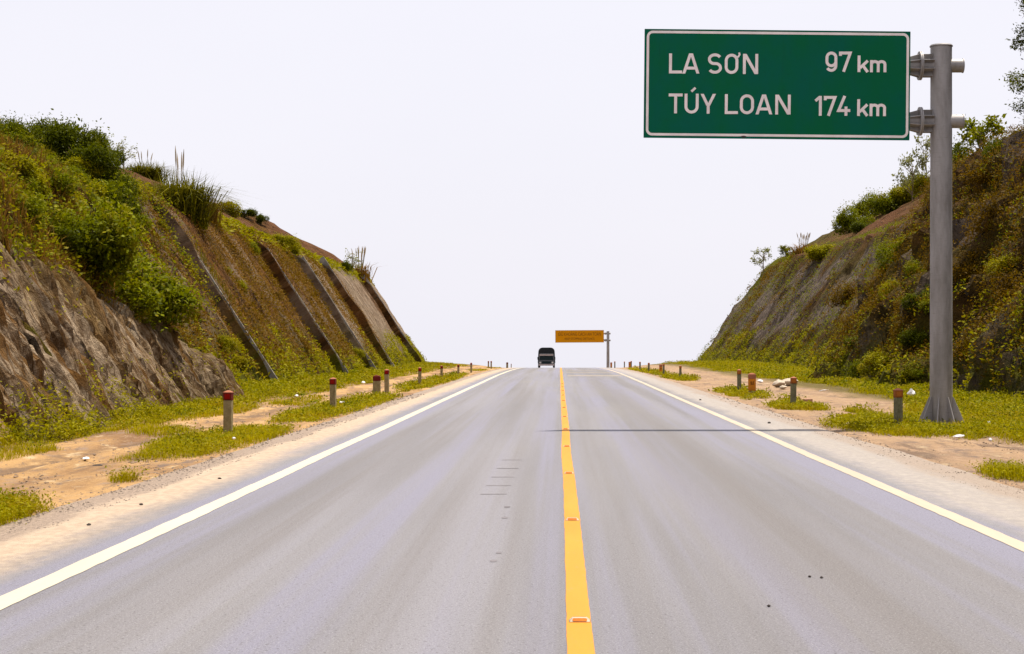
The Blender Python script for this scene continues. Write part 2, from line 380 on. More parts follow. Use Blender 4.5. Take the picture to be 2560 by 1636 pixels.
M = dict(asphalt=m_asphalt(), dirt=m_ground(), slopeL=m_slope(-1), slopeR=m_slope(1), rock=m_rock(), metal=m_metal(),
    white=m_paint('white_road_paint', (.50, .45, .355), .2, (.42, .37, .31)), whiteR=m_paint('worn_white_road_paint', (.45, .375, .29), .3, (.36, .31, .26)),
    yellow=m_paint('yellow_road_paint', (.56, .235, .028), .28, (.33, .22, .10)),
    tar=plain('tar', (.065, .06, .06), .5), skid=plain('tyre_rubber_mark', (.168, .155, .166), .8, sc=3),
    rib=m_concrete('rib_concrete', (.15, .14, .13), (.30, .27, .235), (.10, .075, .05), .9),
    ditch=m_concrete('ditch_stone', (.13, .075, .035), (.23, .145, .07), (.05, .03, .012), 2.5),
    post=m_concrete('post_concrete', (.20, .16, .080), (.30, .245, .135), (.13, .105, .05), 9),
    postR=m_concrete('grey_green_post_concrete', (.12, .115, .07), (.19, .18, .11), (.06, .05, .015), 9),  # grey-green concrete, darker than the left-hand posts
    red=plain('faded_red_paint', (.125, .016, .012), .75), redcap=plain('sunbleached_red_paint', (.33, .13, .075), .8),
    refl=plain('red_reflector', (.22, .006, .004), .3), brown=plain('rusty_orange_paint', (.26, .085, .022), .8),
    brownface=plain('orange_reflector', (.33, .11, .02), .4), orange=plain('orange_marker_paint', (.50, .185, .02), .75),
    num=plain('dark_marker_numeral', (.11, .045, .012), .8),
    green=m_sign(), greenedge=plain('sign_edge_green', (.0, .13, .085), .5),
    letter=plain('sign_lettering', (.92, .82, .81), .55, var=.12, sc=2), sback=plain('aluminium_back', (.35, .35, .36), .5, .3),
    orangesign=plain('sign_orange', (.60, .235, .0), .5, var=.08), orangetext=plain('sign_dark_lettering', (.16, .07, .01), .6), paleedge=plain('sign_pale_edge', (.55, .42, .22), .6),
    dark=plain('dark_canvas', (.025, .027, .03), .85), glass=plain('dark_windscreen', (.012, .022, .025), .15), cab=plain('cab_paint', (.10, .105, .115), .4),
    pale=plain('pale_visor', (.40, .33, .31), .5), tyre=plain('tyre', (.02, .02, .02), .85), lamp=plain('headlamp_glass', (.55, .52, .48), .2),
    studw=plain('stud_white', (.50, .40, .29), .4), studo=plain('stud_orange', (.50, .13, .008), .3), studd=plain('stud_dark', (.10, .085, .07), .6),
    litter=plain('white_plastic', (.75, .74, .76), .5), stone=plain('pale_rubble', (.50, .42, .33), .9), brick=plain('weathered_brick', (.36, .21, .14), .9),
    pebble=plain('dark_pebble', (.06, .05, .045), .8), wet=plain('muddy_water', (.15, .14, .15), .12),
    gravel=plain('grey_gravel', (.20, .16, .13), .95, sc=30), gravel2=plain('earthy_gravel', (.24, .17, .12), .95, sc=30),
    bark=plain('bark', (.10, .07, .04), .9), twig=plain('dry_twig', (.19, .14, .09), .9),
    plume=plain('reed_plume', (.42, .33, .22), .95),
    leafA=m_leaf('leaf_green', (.026, .038, .0005), (.205, .220, .001), (.21, .16, .001)),
    leafB=m_leaf('leaf_dark_green', (.016, .024, .0005), (.115, .130, .001)),
    leafC=m_leaf('leaf_yellow_green', (.095, .092, .0005), (.31, .28, .001), (.27, .185, .001)),
    leafD=m_leaf('leaf_pale', (.085, .09, .03), (.26, .26, .09)),
    leafE=m_leaf('leaf_olive_brown', (.026, .016, .0005), (.185, .10, .002), (.11, .085, .001)),
    grass=m_leaf('grass_blades', (.15, .135, .0005), (.37, .315, .001), (.30, .18, .006), .45),
    pampas=m_leaf('reed_blades', (.03, .034, .001), (.17, .15, .004), None, .25),
    dry=m_leaf('dry_grass_blades', (.075, .040, .006), (.26, .135, .020), None, .25))

# ------------------------------------------------------------------ the setting
ys = np.concatenate([np.arange(-40, 8, 4.), np.arange(8, 70, .35), np.arange(70, 180, 1.), np.arange(180, 420, 8.), np.arange(420, 3001, 120.)])
xs = np.concatenate([[-500, -250, -120, -60, -30], np.arange(-16, -5, .25), [-5, -3, 0, 3, 5], np.arange(5.25, 16.1, .25), [30, 60, 120, 250, 500]])
X, Y = np.meshgrid(xs, ys, indexing='ij')
Z = gz(X, Y)+np.where((np.abs(X) > 5.5) & (Y < 180), .07*(fbm(X*1.6, Y*.8, 4, 5)-.5), 0)
tag(link('ground', fast_mesh('ground', np.stack([X, Y, Z], -1).reshape(-1, 3), grid_faces(len(xs), len(ys)), True), M['dirt']), kind='structure')
ysr = np.concatenate([np.arange(-40, 8, 4.), np.arange(8, 60, .25), np.arange(60, 180, 1.), np.arange(180, 420, 4.), np.arange(420, 1200, 60.)])
xr_ = np.linspace(-EDGE, EDGE, 45)
X, Y = np.meshgrid(xr_, ysr, indexing='ij'); X = X.copy()
X[0] -= .16*(fbm(ysr*.5, ysr*0, 5, 3)-.4); X[-1] += .25*(fbm(ysr*.45, ysr*0, 5, 8)-.4)
Z = zr(Y)-.025*sstep(5.1, 5.4, np.abs(X))
tag(link('road', fast_mesh('road', np.stack([X, Y, Z], -1).reshape(-1, 3), grid_faces(len(xr_), len(ysr)), True), M['asphalt']), kind='structure')
def strip(name, x0, x1, m, ya=-30, yb=900, rag=.006, dz=.004):
    a = np.concatenate([np.arange(ya, min(60, yb), .12), np.arange(60, yb, 1.5)]) if yb > 60 else np.arange(ya, yb, .12)
    l = x0+rag*(fbm(a*3, a*0, 3, 1)-.5)*2; r = x1+rag*(fbm(a*3, a*0, 3, 6)-.5)*2
    l = l+.03*(fbm(a*.12, a*0, 2, 9)-.5); r = r+.03*(fbm(a*.12, a*0, 2, 9)-.5)
    P = np.stack([np.stack([l, a, zr(a)+dz], -1), np.stack([r, a, zr(a)+dz], -1)], 0).reshape(-1, 3)
    return tag(link(name, fast_mesh(name, P, grid_faces(2, len(a))), m), kind='structure')
strip('edge_line', -3.85, -3.65, M['white'], rag=.012)
strip('edge_line', 3.65, 3.83, M['whiteR'], rag=.012)
strip('centre_line', -.075, .075, M['yellow'])
mb = MB()
for y0 in (97.5, 113., 127.):                # three bands of transverse slow-down stripes
    for k in range(3):
        a = y0+k*.9
        mb.add([(x, yy, float(zr(yy))+.004) for x, yy in ((.35, a), (3.5, a), (3.5, a+.5), (.35, a+.5))], [(0, 1, 2, 3)])
tag(mb.build('slow_down_stripes', M['whiteR']), kind='structure')
mb = MB()
rs = random.Random(5)
for k in range(5):                           # short black tyre scrubs in the left lane
    y0 = 7117/(1151+k*21.5-VY)
    x0 = CX+(1255-k*13.5-VX)/F*y0
    mb.add([(x0, y0, .003), (x0+.30, y0+.03, .003), (x0+.30, y0+.11, .003), (x0, y0+.09, .003)], [(0, 1, 2, 3)])
for px, py, ww in ((1234, 1403, .06), (1247, 1383, .05), (1262, 1295, .07), (1268, 1268, .07)):
    y0 = 7117/(py-VY); x0 = CX+(px-VX)/F*y0
    mb.add([(x0+ww*math.cos(q)*.5, y0+ww*1.3*math.sin(q), .003) for q in [i*math.pi/5 for i in range(10)]], [tuple(range(10))])
tag(mb.build('tyre_marks', M['skid']), kind='structure')
def hill(side, name, m):
    yy = np.concatenate([np.arange(-40, 20, 3.), np.arange(20, 75, .28), np.arange(75, 158, .42), np.arange(158, 260, 3.)])
    if side < 0:                             # crisp steps where the ribs stand
        yy = np.sort(np.concatenate([yy, [a-.16 for a in RIBS], [a-.14 for a in RIBS]]))
    ss = np.concatenate([np.arange(-2, 8.5, .22), np.arange(8.5, 26, .6), np.arange(26, 60, 4.), [80, 140, 260]])
    Yg, Sg = np.meshgrid(yy, ss, indexing='ij')
    P = hill_pt(side, Yg, Sg)
    nn = fbm(Yg*.3, Sg*.3, 4, 77)
    if side < 0:
        pale = np.maximum.reduce([sstep(107, 109, Yg)*sstep(121, 116, Yg), sstep(122, 124, Yg)*sstep(144, 136, Yg)*.8, sstep(146, 148, Yg), sstep(96, 97, Yg)*sstep(100, 98, Yg)*.5])
        pale = np.maximum(pale, .55*sstep(.53, .63, fbm(Yg*.35, Sg*.45, 4, 87))*sstep(56, 62, Yg))*sstep(6.2, 4.6, Sg)*sstep(.2, 1.0, Sg)
        earth = sstep(5.2, 6.5, Sg)*sstep(52, 70, Yg)*sstep(.62, .4, nn)
        green = np.maximum.reduce([sstep(2.2, .2, Sg), sstep(1.3, .3, np.abs(Sg-5.4))*.9*sstep(90, 110, Yg), sstep(4.5, 6.5, Sg)*sstep(72, 50, Yg), sstep(54, 45, Yg)*.5])
    else:
        pale = np.maximum(sstep(99, 103, Yg)*sstep(6.8, 5.6, Sg)*sstep(.2, 1.0, Sg)*sstep(.68, .52, fbm(Yg*.22, Sg*.3, 3, 83)), .7*sstep(.54, .64, fbm(Yg*.4, Sg*.2, 3, 81))*sstep(97, 94, Yg))
        earth = np.maximum(sstep(7.5, 10, Sg)*sstep(.66, .5, nn)*sstep(85, 100, Yg), sstep(6.7, 7.1, Sg)*sstep(8.0, 7.6, Sg)*sstep(100, 104, Yg))
        green = np.maximum.reduce([sstep(2.0, .2, Sg), sstep(7.8, 8.5, Sg)*sstep(11, 9, Sg)*sstep(120, 145, Yg)*.9, sstep(150, 175, Yg)*sstep(3, 6, Sg)*.7])
    o = link(name, fast_mesh(name, P.reshape(-1, 3), grid_faces(len(yy), len(ss)), False, uv=np.stack([Yg, Sg*1.6], -1).reshape(-1, 2),
        attrs=dict(pale=pale, earth=earth, green=green)), m)
    return tag(o, kind='structure')
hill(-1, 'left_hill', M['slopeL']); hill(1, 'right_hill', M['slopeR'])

# rock outcrop bulging out of the foot of the left cutting
yy = np.arange(16, 59.5, .10); ss = np.arange(-3.0, 5.4, .09)
Yg, Sg = np.meshgrid(yy, ss, indexing='ij')
P = hill_pt(-1, Yg, np.maximum(Sg, -.3), False)
stop = np.interp(Yg, [12, 30, 40, 46, 50, 53, 55.5], [3.5, 3.1, 2.5, 2.0, 1.4, .9, .45])
edge = sstep(54.0, 51.8, Yg+1.4*(fbm(Sg*.9, Sg*0, 3, 4)-.5))*sstep(.9, -.7, Sg-stop+1.3*(fbm(Yg*.45, Sg*.2, 4, 14)-.5))
q_ = Yg+.35*Sg+.8*fbm(Yg*.3, Sg*.3, 3, 91)
ridge = 1-np.abs(fbm(q_*.75, Sg*.17, 3, 21)*2-1)
rid2 = 1-np.abs(fbm(q_*2.1, Sg*.16, 3, 23)*2-1); rid3 = 1-np.abs(fbm(q_*5.2, Sg*.40, 2, 27)*2-1)
blk2 = np.floor(vnoise(q_*3.6, Sg*.5, 37)*5)/5
blk = np.floor(vnoise(q_*1.3, Sg*.28, 29)*5)/5
d = (1.45+.95*sstep(47, 54, Yg))*edge-1.0+.85*edge*((ridge-.7)*.65+(rid2-.7)*.50+(rid3-.7)*.34+(blk-.5)*.22+(blk2-.5)*.20+(vnoise(Yg*7.5, Sg*1.6, 6)-.5)*.14)
u = -P[..., 0]-.9*d; z = P[..., 2]+.44*d
low = np.minimum(Sg+.3, 0); u = u+low*.12; z = z+low*.9
rk = link('rock_outcrop', fast_mesh('rock_outcrop', np.stack([-u, P[..., 1], z], -1).reshape(-1, 3), grid_faces(len(yy), len(ss)), False,
    uv=np.stack([Yg, Sg*1.7], -1).reshape(-1, 2), attrs=dict(green=np.maximum(.8*sstep(-1.2, .2, Sg-stop), .35*sstep(.6, -.6, Sg)))), M['rock'])
tag(rk, 'craggy grey and brown rock outcrop with slanting strata at the foot of the left cutting', 'rock')
ROCK = (yy, ss, -u, z)
mb = MB()                                    # sloping stone lining of the ditch at the rock's foot
for k in range(13):
    y0 = 20+k*.95
    mb.add([(-9.30, y0, -.1), (-9.75, y0, .52), (-9.75, y0+.92, .52), (-9.30, y0+.92, -.1), (-9.95, y0, .5), (-9.95, y0+.92, .5)], [(0, 1, 2, 3), (1, 4, 5, 2), (0, 4, 1), (3, 2, 5)])
tag(mb.build('ditch_lining', M['ditch']), 'brown slanted stone ditch lining between the grass and the rock at far left', 'ditch lining')

# concrete ribs climbing the left cutting
riblab = ['nearest concrete rib, leaving the grass right beside the big round bush', 'long concrete rib with dark broken underside, second from the rock',
          'grey concrete rib bordering the near side of the pale plastered panel', 'dark concrete rib running up the far side of the pale plastered panel',
          'farthest concrete rib, close to the bare end of the left cutting']
for i, a in enumerate(RIBS):
    mb = MB(); top = (3.2, 4.3, 4.5, 4.95, 4.9)[i]
    sec = []; N = 34
    for k in range(N):
        s = -.3+(top+.3)*k/(N-1)
        base = hill_pt(-1, np.array(a), np.array(s), False)
        n = np.array([.84, 0, .54]); nx = base+n*(.62 if i == 0 else .60); b0 = base-n*(.55)
        rag = .10*math.sin(k*2.3+i)+.07*math.sin(k*5.1)
        sec.append([tuple(b0+np.array([0, -.10+rag*.3, 0])), tuple(nx+np.array([0, -.05, 0])), tuple(nx+np.array([0, .09, 0])), tuple(b0+np.array([0, .22, 0]))])
    mb.loft(sec, True)
    tag(mb.build('concrete_rib', M['rib']), riblab[i], 'concrete rib', 'concrete ribs on the left cutting')

# ------------------------------------------------------------------ foliage
def unit(n, r): v = r.normal(size=(n, 3)); return v/np.linalg.norm(v, axis=1, keepdims=True)
def leaf_mesh(name, pts, size, asp, r, up=.35, tint=None):
    n = len(pts); d = unit(n, r); d[:, 2] = d[:, 2]*.7-.1
    nn = unit(n, r); nn[:, 2] = np.abs(nn[:, 2])+up
    s = np.cross(d, nn); s /= np.linalg.norm(s, axis=1, keepdims=True)+1e-9; d /= np.linalg.norm(d, axis=1, keepdims=True)
    L = np.broadcast_to(size, (n,))[:, None]*(.6+.8*r.random((n, 1))); W = L*asp
    v = np.stack([pts, pts+d*L*.45+s*W*.5, pts+d*L, pts+d*L*.45-s*W*.5], 1).reshape(-1, 3)
    f = np.arange(n*4).reshape(n, 4)
    return fast_mesh(name, v, f, False, tint=r.random(n) if tint is None else tint)
def blade_arrays(base, h, wd, lean, r, droop=.3):
    n = len(base); q = r.random(n)*2*np.pi; dr = np.stack([np.cos(q), np.sin(q), 0*q], -1)
    q2 = q+np.pi/2+(r.random(n)-.5)*1.6; sd = np.stack([np.cos(q2), np.sin(q2), 0*q2], -1)*wd[:, None]*.5
    h = h[:, None]; ln = lean[:, None]
    mid = base+dr*h*ln*.35+np.array([0, 0, 1.])*h*.6; tip = base+dr*h*ln+np.array([0, 0, 1.])*h*(1-droop*ln)
    v = np.stack([base-sd, base+sd, mid+sd*.75, mid-sd*.75, tip], 1).reshape(-1, 3)
    b = np.arange(n)*5
    f = np.concatenate([np.stack([b, b+1, b+2], -1), np.stack([b, b+2, b+3], -1), np.stack([b+3, b+2, b+4], -1)])
    return v, f
def branches(mb, r, n, reach, h, base=.05):
    ends = []
    for k in range(n):
        q = r.random()*6.28; e = (math.cos(q)*reach*r.uniform(.3, 1), math.sin(q)*reach*r.uniform(.3, 1), h*r.uniform(.55, 1))
        m = (e[0]*.35+r.uniform(-.08, .08), e[1]*.35+r.uniform(-.08, .08), e[2]*.5)
        mb.tube([(0, 0, -.25), m, e], [base, base*.6, base*.2], 5); ends.append(Vector(e))
    return ends
def bush_proto(seed, leaf, n=8500, lobes=9, leafsz=.075, asp=.55, hgt=1.0, gap=.5):
    r = np.random.default_rng(seed); q = random.Random(seed)
    root = empty('bush', (0, 0, -50), 'x', 'bush')
    mb = MB(); branches(mb, q, 7, .75, hgt*.95, .035); mb.build('stems', M['bark'], root)
    pts = []; tint = []
    for k in range(lobes):
        a = r.random()*6.28; rad = .75*math.sqrt(r.random()); c = np.array([math.cos(a)*rad, math.sin(a)*rad, hgt*(.25+.55*r.random()*(1-.5*rad))])
        br = .24+.22*r.random(); m = int(n/lobes*(.5+br)); p = unit(m, r)*(br*(.55+.5*r.random((m, 1))**.6)); p[:, 2] *= .8
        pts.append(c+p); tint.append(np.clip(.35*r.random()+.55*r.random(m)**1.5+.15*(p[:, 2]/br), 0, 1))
        tw = int(m*.12); pp = unit(tw, r)*(br*(1.0+.5*r.random((tw, 1)))); pts.append(c+pp); tint.append(r.random(tw))
    pts = np.concatenate(pts); pts[:, 2] = np.maximum(pts[:, 2], .02)
    link('foliage', leaf_mesh('foliage', pts, leafsz, asp, r, up=.9, tint=np.concatenate(tint)), leaf, root)
    return root
def sapling_proto(seed, leaf, n=650, leafsz=.085, name='sapling', dens=1.0, bark='twig'):
    r = np.random.default_rng(seed); q = random.Random(seed)
    root = empty(name, (0, 0, -50), 'x', 'sapling')
    mb = MB(); tips = []
    mb.tube([(0, 0, -.3), (.02, .03, .5), (-.03, 0, 1.0)], [.03, .02, .008], 5)
    for k in range(15):
        z0 = .25+.6*q.random(); a = q.random()*6.28; L = (.22+.3*q.random())*(1.15-z0*.5)
        e = (math.cos(a)*L, math.sin(a)*L, z0+L*q.uniform(.35, .9)); mb.tube([(0, 0, z0), (e[0]*.5, e[1]*.5, (z0+e[2])/2+.02), e], [.012, .008, .003], 4)
        tips.append(e)
        for j in range(2):
            e2 = (e[0]+q.uniform(-.14, .14), e[1]+q.uniform(-.14, .14), e[2]+q.uniform(-.02, .14)); mb.tube([e, e2], [.005, .002], 4); tips.append(e2)
    mb.build('trunk', M[bark], root)
    t = np.array(tips)[r.integers(0, len(tips), n)]
    pts = t+r.normal(size=(n, 3))*.055
    link('foliage', leaf_mesh('foliage', pts, leafsz, .5, r), leaf, root)
    return root
def reed_proto(seed, leaf, nb=520, plumes=9, name='reed_clump', soft=.45, wide=.028):
    r = np.random.default_rng(seed); q = random.Random(seed)
    root = empty(name, (0, 0, -50), 'x', 'reeds')
    b = r.normal(size=(nb, 3))*np.array([.16, .16, 0]); b[:, 2] = -.05
    v, f = blade_arrays(b, .45+.55*r.random(nb), np.full(nb, wide), .15+soft*1.5*r.random(nb), r, .45)
    link('blades', fast_mesh('blades', v, f, tint=np.tile(r.random(nb), 3)), leaf, root)
    for k in range(plumes):
        a = q.random()*6.28; L = q.uniform(.05, .3); h = q.uniform(.72, .98)
        e = Vector((math.cos(a)*L, math.sin(a)*L, h)); s = Vector((math.cos(a)*.05, math.sin(a)*.05, 0)); d = (e-s).normalized()
        mb = MB(); mb.tube([s, s.lerp(e, .55)+Vector((0, 0, .03)), e], [.007, .006, .004], 4); st = mb.build('stalk', M['twig'], root)
        mb = MB(); mb.tube([e-d*.02, e+d*.09, e+d*.2, e+d*.30+Vector((d.x*.04, d.y*.04, -.01))], [.004, .013, .011, .002], 5); mb.build('plume', M['plume'], st)
    return root

PROTO = {
 'bushA': bush_proto(11, M['leafA']), 'bushA2': bush_proto(12, M['leafA'], lobes=12), 'bushB': bush_proto(13, M['leafB'], lobes=8),
 'bushB2': bush_proto(14, M['leafB'], lobes=11, hgt=1.2), 'bushC': bush_proto(15, M['leafC'], lobes=10), 'bushE': bush_proto(16, M['leafE'], lobes=11, n=4200),
 'sapA': sapling_proto(21, M['leafD']), 'sapB': sapling_proto(22, M['leafD'], n=330), 'sapG': sapling_proto(23, M['leafA'], n=1100, leafsz=.1),
 'reedG': reed_proto(31, M['pampas'], nb=1300, plumes=4, soft=.85, wide=.022), 'reedY': reed_proto(32, M['dry'], nb=900, plumes=0, soft=.6, wide=.02), 'reedP': reed_proto(33, M['dry'], nb=160, plumes=14),
 'reedD': reed_proto(34, M['dry'], nb=600, plumes=0, soft=.35, wide=.018),
}
NAMES = dict(bushA='bush', bushA2='bush', bushB='bush', bushB2='bush', bushC='bush', bushE='shrub', sapA='sapling', sapB='sapling', sapG='sapling', reedG='reed_clump', reedY='grass_clump', reedP='reed_clump', reedD='grass_clump')
used = set()
def plant(kind, X, Y, wpx, hpx, label, group=None, y=None, sink=.12):
    """X, Y = foot of the plant in the 2408-wide photo view, wpx/hpx = its size there"""
    X *= 1.0631; Y *= 1.0631; wpx *= 1.0631; hpx *= 1.0631
    p = hp(X, Y)
    k = p[1]/F
    push = min(.9, .22*wpx*k)*(0 if p[3] else 1); v_ = Vector((p[0]-CX, p[1], p[2]-CZ)).normalized(); p = (p[0]-v_.x*push, p[1]-v_.y*push, p[2]-v_.z*push)
    o = PROTO[kind] if kind not in used else copy_tree(PROTO[kind]); used.add(kind)
    o.name = NAMES[kind]; W, H = wpx*k, hpx*k
    base = {'b': (1.6, .98), 's': (1.0, 1.05), 'r': (1.1, .95)}[kind[0]]
    if kind == 'reedP': base = (.6, 1.0)
    if kind == 'reedG': base = (.85, .72)
    o.scale = (W/base[0], W/base[0], H/base[1]); o.location = (p[0], p[1], p[2]-sink*H)
    o.rotation_euler = (0, 0, random.random()*6.28)
    tag(o, label, {'bush': 'bush', 'shrub': 'shrub', 'sapling': 'sapling', 'reed_clump': 'reeds', 'grass_clump': 'tall grass'}[NAMES[kind]], group)
    return o
GL = 'bushes on the left hill'; GR = 'bushes on the right hill'
# --- left hill
plant('bushA', 305, 742, 275, 175, 'big bright green rounded bush hanging just above the rock, beside the nearest concrete rib', GL)
plant('bushA2', 205, 655, 250, 190, 'wide leafy bush directly uphill of the big round bush', GL)
plant('bushA', 150, 595, 180, 125, 'green bush above the dry grass tuft on the rock', GL)
plant('bushB', 170, 400, 150, 120, 'tall dark green bush standing out below the left skyline', GL)
plant('bushB2', 95, 345, 110, 65, 'dark bush on the skyline uphill of the tall dark bush', GL)
plant('bushC', 130, 325, 60, 50, 'small bright yellow-green bush on the highest point of the left skyline', GL)
plant('bushA2', 215, 375, 95, 70, 'green bush on the skyline just right of the tall dark bush', GL)
plant('bushB', 262, 385, 60, 55, 'small dark bush at the right end of the skyline thicket', GL)
plant('sapB', 290, 395, 70, 65, 'thin bare sapling sticking out from the right end of the skyline thicket')
plant('bushB2', 45, 388, 70, 45, 'low dark bush with reddish bare soil to its right, near the left frame edge', GL)
plant('bushC', 30, 450, 150, 90, 'pale yellow-green bush mass at the left frame edge, halfway up the hill', GL)
plant('bushA', 20, 350, 110, 60, 'leafy bush on the skyline at the left frame edge', GL)
plant('bushA', 110, 470, 130, 80, 'green bush in the middle of the overgrown hillside, below the tall dark bush', GL)
plant('bushC', 205, 480, 100, 60, 'yellow-green shrub between the wide leafy bush and the tall dark bush', GL)
plant('bushA2', 40, 545, 150, 100, 'leafy bush at the left frame edge just above the rock', GL)
plant('bushA', 285, 470, 75, 60, 'small green bush at the edge of bare soil below the skyline thicket', GL)
plant('bushB', 285, 560, 90, 75, 'dark green bush hanging over the bare soil right of the wide leafy bush', GL)
plant('reedG', 340, 425, 80, 55, 'low round grassy clump on the skyline left of the tall reeds')
plant('reedG', 425, 520, 125, 120, 'tall dark green reed clump with pale plumes on the left skyline')
plant('bushA', 448, 520, 70, 80, 'leafy bush growing into the right side of the reed clump', GL)
plant('reedY', 487, 525, 75, 95, 'soft yellow feathery grass clump right of the tall reeds')
plant('reedD', 135, 660, 75, 95, 'dry brownish grass tuft growing from a cleft in the rock')
plant('bushC', 540, 510, 60, 45, 'yellow-green bush on the left skyline past the feathery grass', GL)
plant('bushB', 580, 512, 44, 26, 'low dark bush on the left skyline past the yellow-green one', GL)
plant('bushB', 612, 527, 34, 26, 'tiny dark bush alone on bare soil near the skyline', GL)
plant('bushC', 690, 600, 50, 36, 'small yellow-green bush at the top of the long concrete rib area', GL)
plant('bushC', 655, 580, 70, 30, 'low bright shrub on the bench above the middle ribs', GL)
plant('sapG', 380, 565, 34, 40, 'small leafy sapling on bare soil under the tall reeds')
plant('bushB', 812, 645, 28, 34, 'small dark green bush on the edge left of the feathery reeds', GL)
plant('reedP', 846, 655, 50, 66, 'pale plumed reeds standing alone on the end of the left cutting')
plant('sapB', 828, 650, 50, 55, 'see-through bare sapling beside the pale plumed reeds')
q_ = random.Random(77)
for k in range(30):
    X_ = q_.uniform(0, 300); Y_ = q_.uniform(max(335, 330+X_*.28), min(600, 560+X_*.3)); W_ = q_.uniform(65, 125)
    if 250 < X_ and Y_ < 470: X_ -= 90
    plant(q_.choice(['bushA', 'bushA2', 'bushA', 'bushC', 'bushB', 'bushB2']), X_, Y_, W_, W_*q_.uniform(.55, .85), 'leafy bush merging into the thicket over the upper left hillside', 'thicket bushes of the upper left hillside')
# --- right hill
plant('reedP', 1889, 578, 46, 44, 'brown plumed reeds on the right skyline')
plant('sapG', 1847, 612, 38, 32, 'small leafy sapling on the right skyline below the brown reeds')
plant('sapA', 1795, 640, 50, 54, 'pale thin sapling at the lower end of the right skyline')
plant('bushC', 1925, 612, 90, 40, 'yellow-green bush on the bench edge under the brown reeds', GR)
for i, (X_, Y_, W_, H_, K_, L_) in enumerate([
    (2005, 520, 86, 66, 'bushA', 'leftmost bush of the dense row on the right skyline'),
    (2045, 515, 80, 60, 'bushA', 'dark bush in the dense row on the right skyline, next to its left end'),
    (2085, 498, 84, 58, 'bushA2', 'green bush in the middle of the dense row on the right skyline'),
    (2125, 478, 84, 56, 'bushC', 'dark bush in the dense row on the right skyline, nearing the pole'),
    (2165, 452, 84, 54, 'bushA', 'last bush of the dense row, touching the sign pole on its left')]):
    plant(K_, X_, Y_, W_, H_, L_, GR)
plant('bushB', 2020, 548, 70, 34, 'dark bush on the soil just below the left end of the dense row', GR)
plant('sapB', 1990, 510, 26, 42, 'tiny bare sapling left of the dense row on the right skyline')
plant('sapA', 2145, 440, 70, 108, 'pale bare sapling rising from the dense row left of the pole')
plant('sapA', 2178, 425, 64, 130, 'slender sapling rising behind the left side of the pole')
plant('bushC', 2172, 432, 44, 52, 'yellow-green bush half hidden behind the left side of the pole', GR)
plant('bushB2', 2258, 392, 76, 104, 'dark green bush on the skyline right beside the pole', GR)
plant('sapG', 2308, 390, 112, 128, 'airy round-crowned sapling on the skyline right of the pole')
plant('bushC', 2310, 396, 60, 34, 'low yellow-green bush at the foot of the airy sapling', GR)
plant('bushB2', 2352, 388, 64, 66, 'dark rounded bush on the skyline between the airy sapling and the frame edge', GR)
plant('bushB', 2398, 368, 60, 72, 'dark bush on the skyline at the right frame edge', GR)
plant('bushE', 2320, 440, 150, 70, 'olive-brown shrub on the upper right slope below the skyline bushes', GR)
plant('bushA2', 2130, 620, 130, 75, 'dark green shrub on the right slope left of the pole, at mid height', GR)
plant('bushB', 2090, 650, 80, 45, 'lower dark shrub left of the pole on the right slope', GR)
plant('bushE', 2350, 560, 140, 100, 'brown shrub mass on the right slope near the frame edge', GR)
plant('bushE', 2290, 660, 110, 80, 'olive shrub immediately right of the pole at mid height', GR)
plant('bushE', 2370, 720, 120, 90, 'rusty olive shrub at the right frame edge, lower slope', GR)
plant('bushE', 2080, 745, 110, 70, 'olive brown shrub on the dark rocky face left of the pole', GR)
plant('bushE', 2150, 790, 90, 70, 'olive shrub low on the slope left of the pole', GR)
plant('bushC', 2090, 870, 110, 55, 'bright weedy bush at the foot of the right slope left of the pole', GR)
plant('bushA', 2160, 905, 90, 60, 'green weedy bush at the foot of the slope touching the pole', GR)
plant('bushA', 2010, 870, 80, 45, 'green weedy bush at the corner where the dark face ends', GR)
plant('bushE', 2310, 840, 120, 90, 'brown shrub at the foot of the slope right of the pole', GR)

q_ = random.Random(91)
for k in range(26):                          # scrub matting the near face of the right cutting
    X_ = q_.uniform(1960, 2408); Y_ = q_.uniform(520+max(0, 2200-X_)*.75, 900); W_ = q_.uniform(50, 115)
    plant(q_.choice(['bushE', 'bushE', 'bushA2', 'bushB', 'bushC']), X_, Y_, W_, W_*q_.uniform(.5, .8), 'low scrub bush matting the dark near face of the right cutting', 'scrub on the near face of the right cutting')
for X_, Y_, W_, H_, K_ in ((600, 790, 46, 34, 'bushE'), (560, 700, 50, 36, 'bushC'), (705, 835, 44, 34, 'bushE'), (520, 830, 60, 46, 'bushC'), (645, 715, 40, 30, 'bushE'), (480, 640, 44, 36, 'bushA'), (745, 770, 34, 26, 'bushC'), (560, 870, 60, 40, 'bushC'), (660, 890, 56, 34, 'bushC'), (455, 770, 54, 40, 'bushE'), (835, 840, 34, 26, 'bushC'), (770, 690, 30, 24, 'bushC'), (590, 600, 40, 30, 'bushA')):
    plant(K_, X_, Y_, W_, H_, 'small scrub bush growing on the soil between the concrete ribs', 'scrub between the concrete ribs')

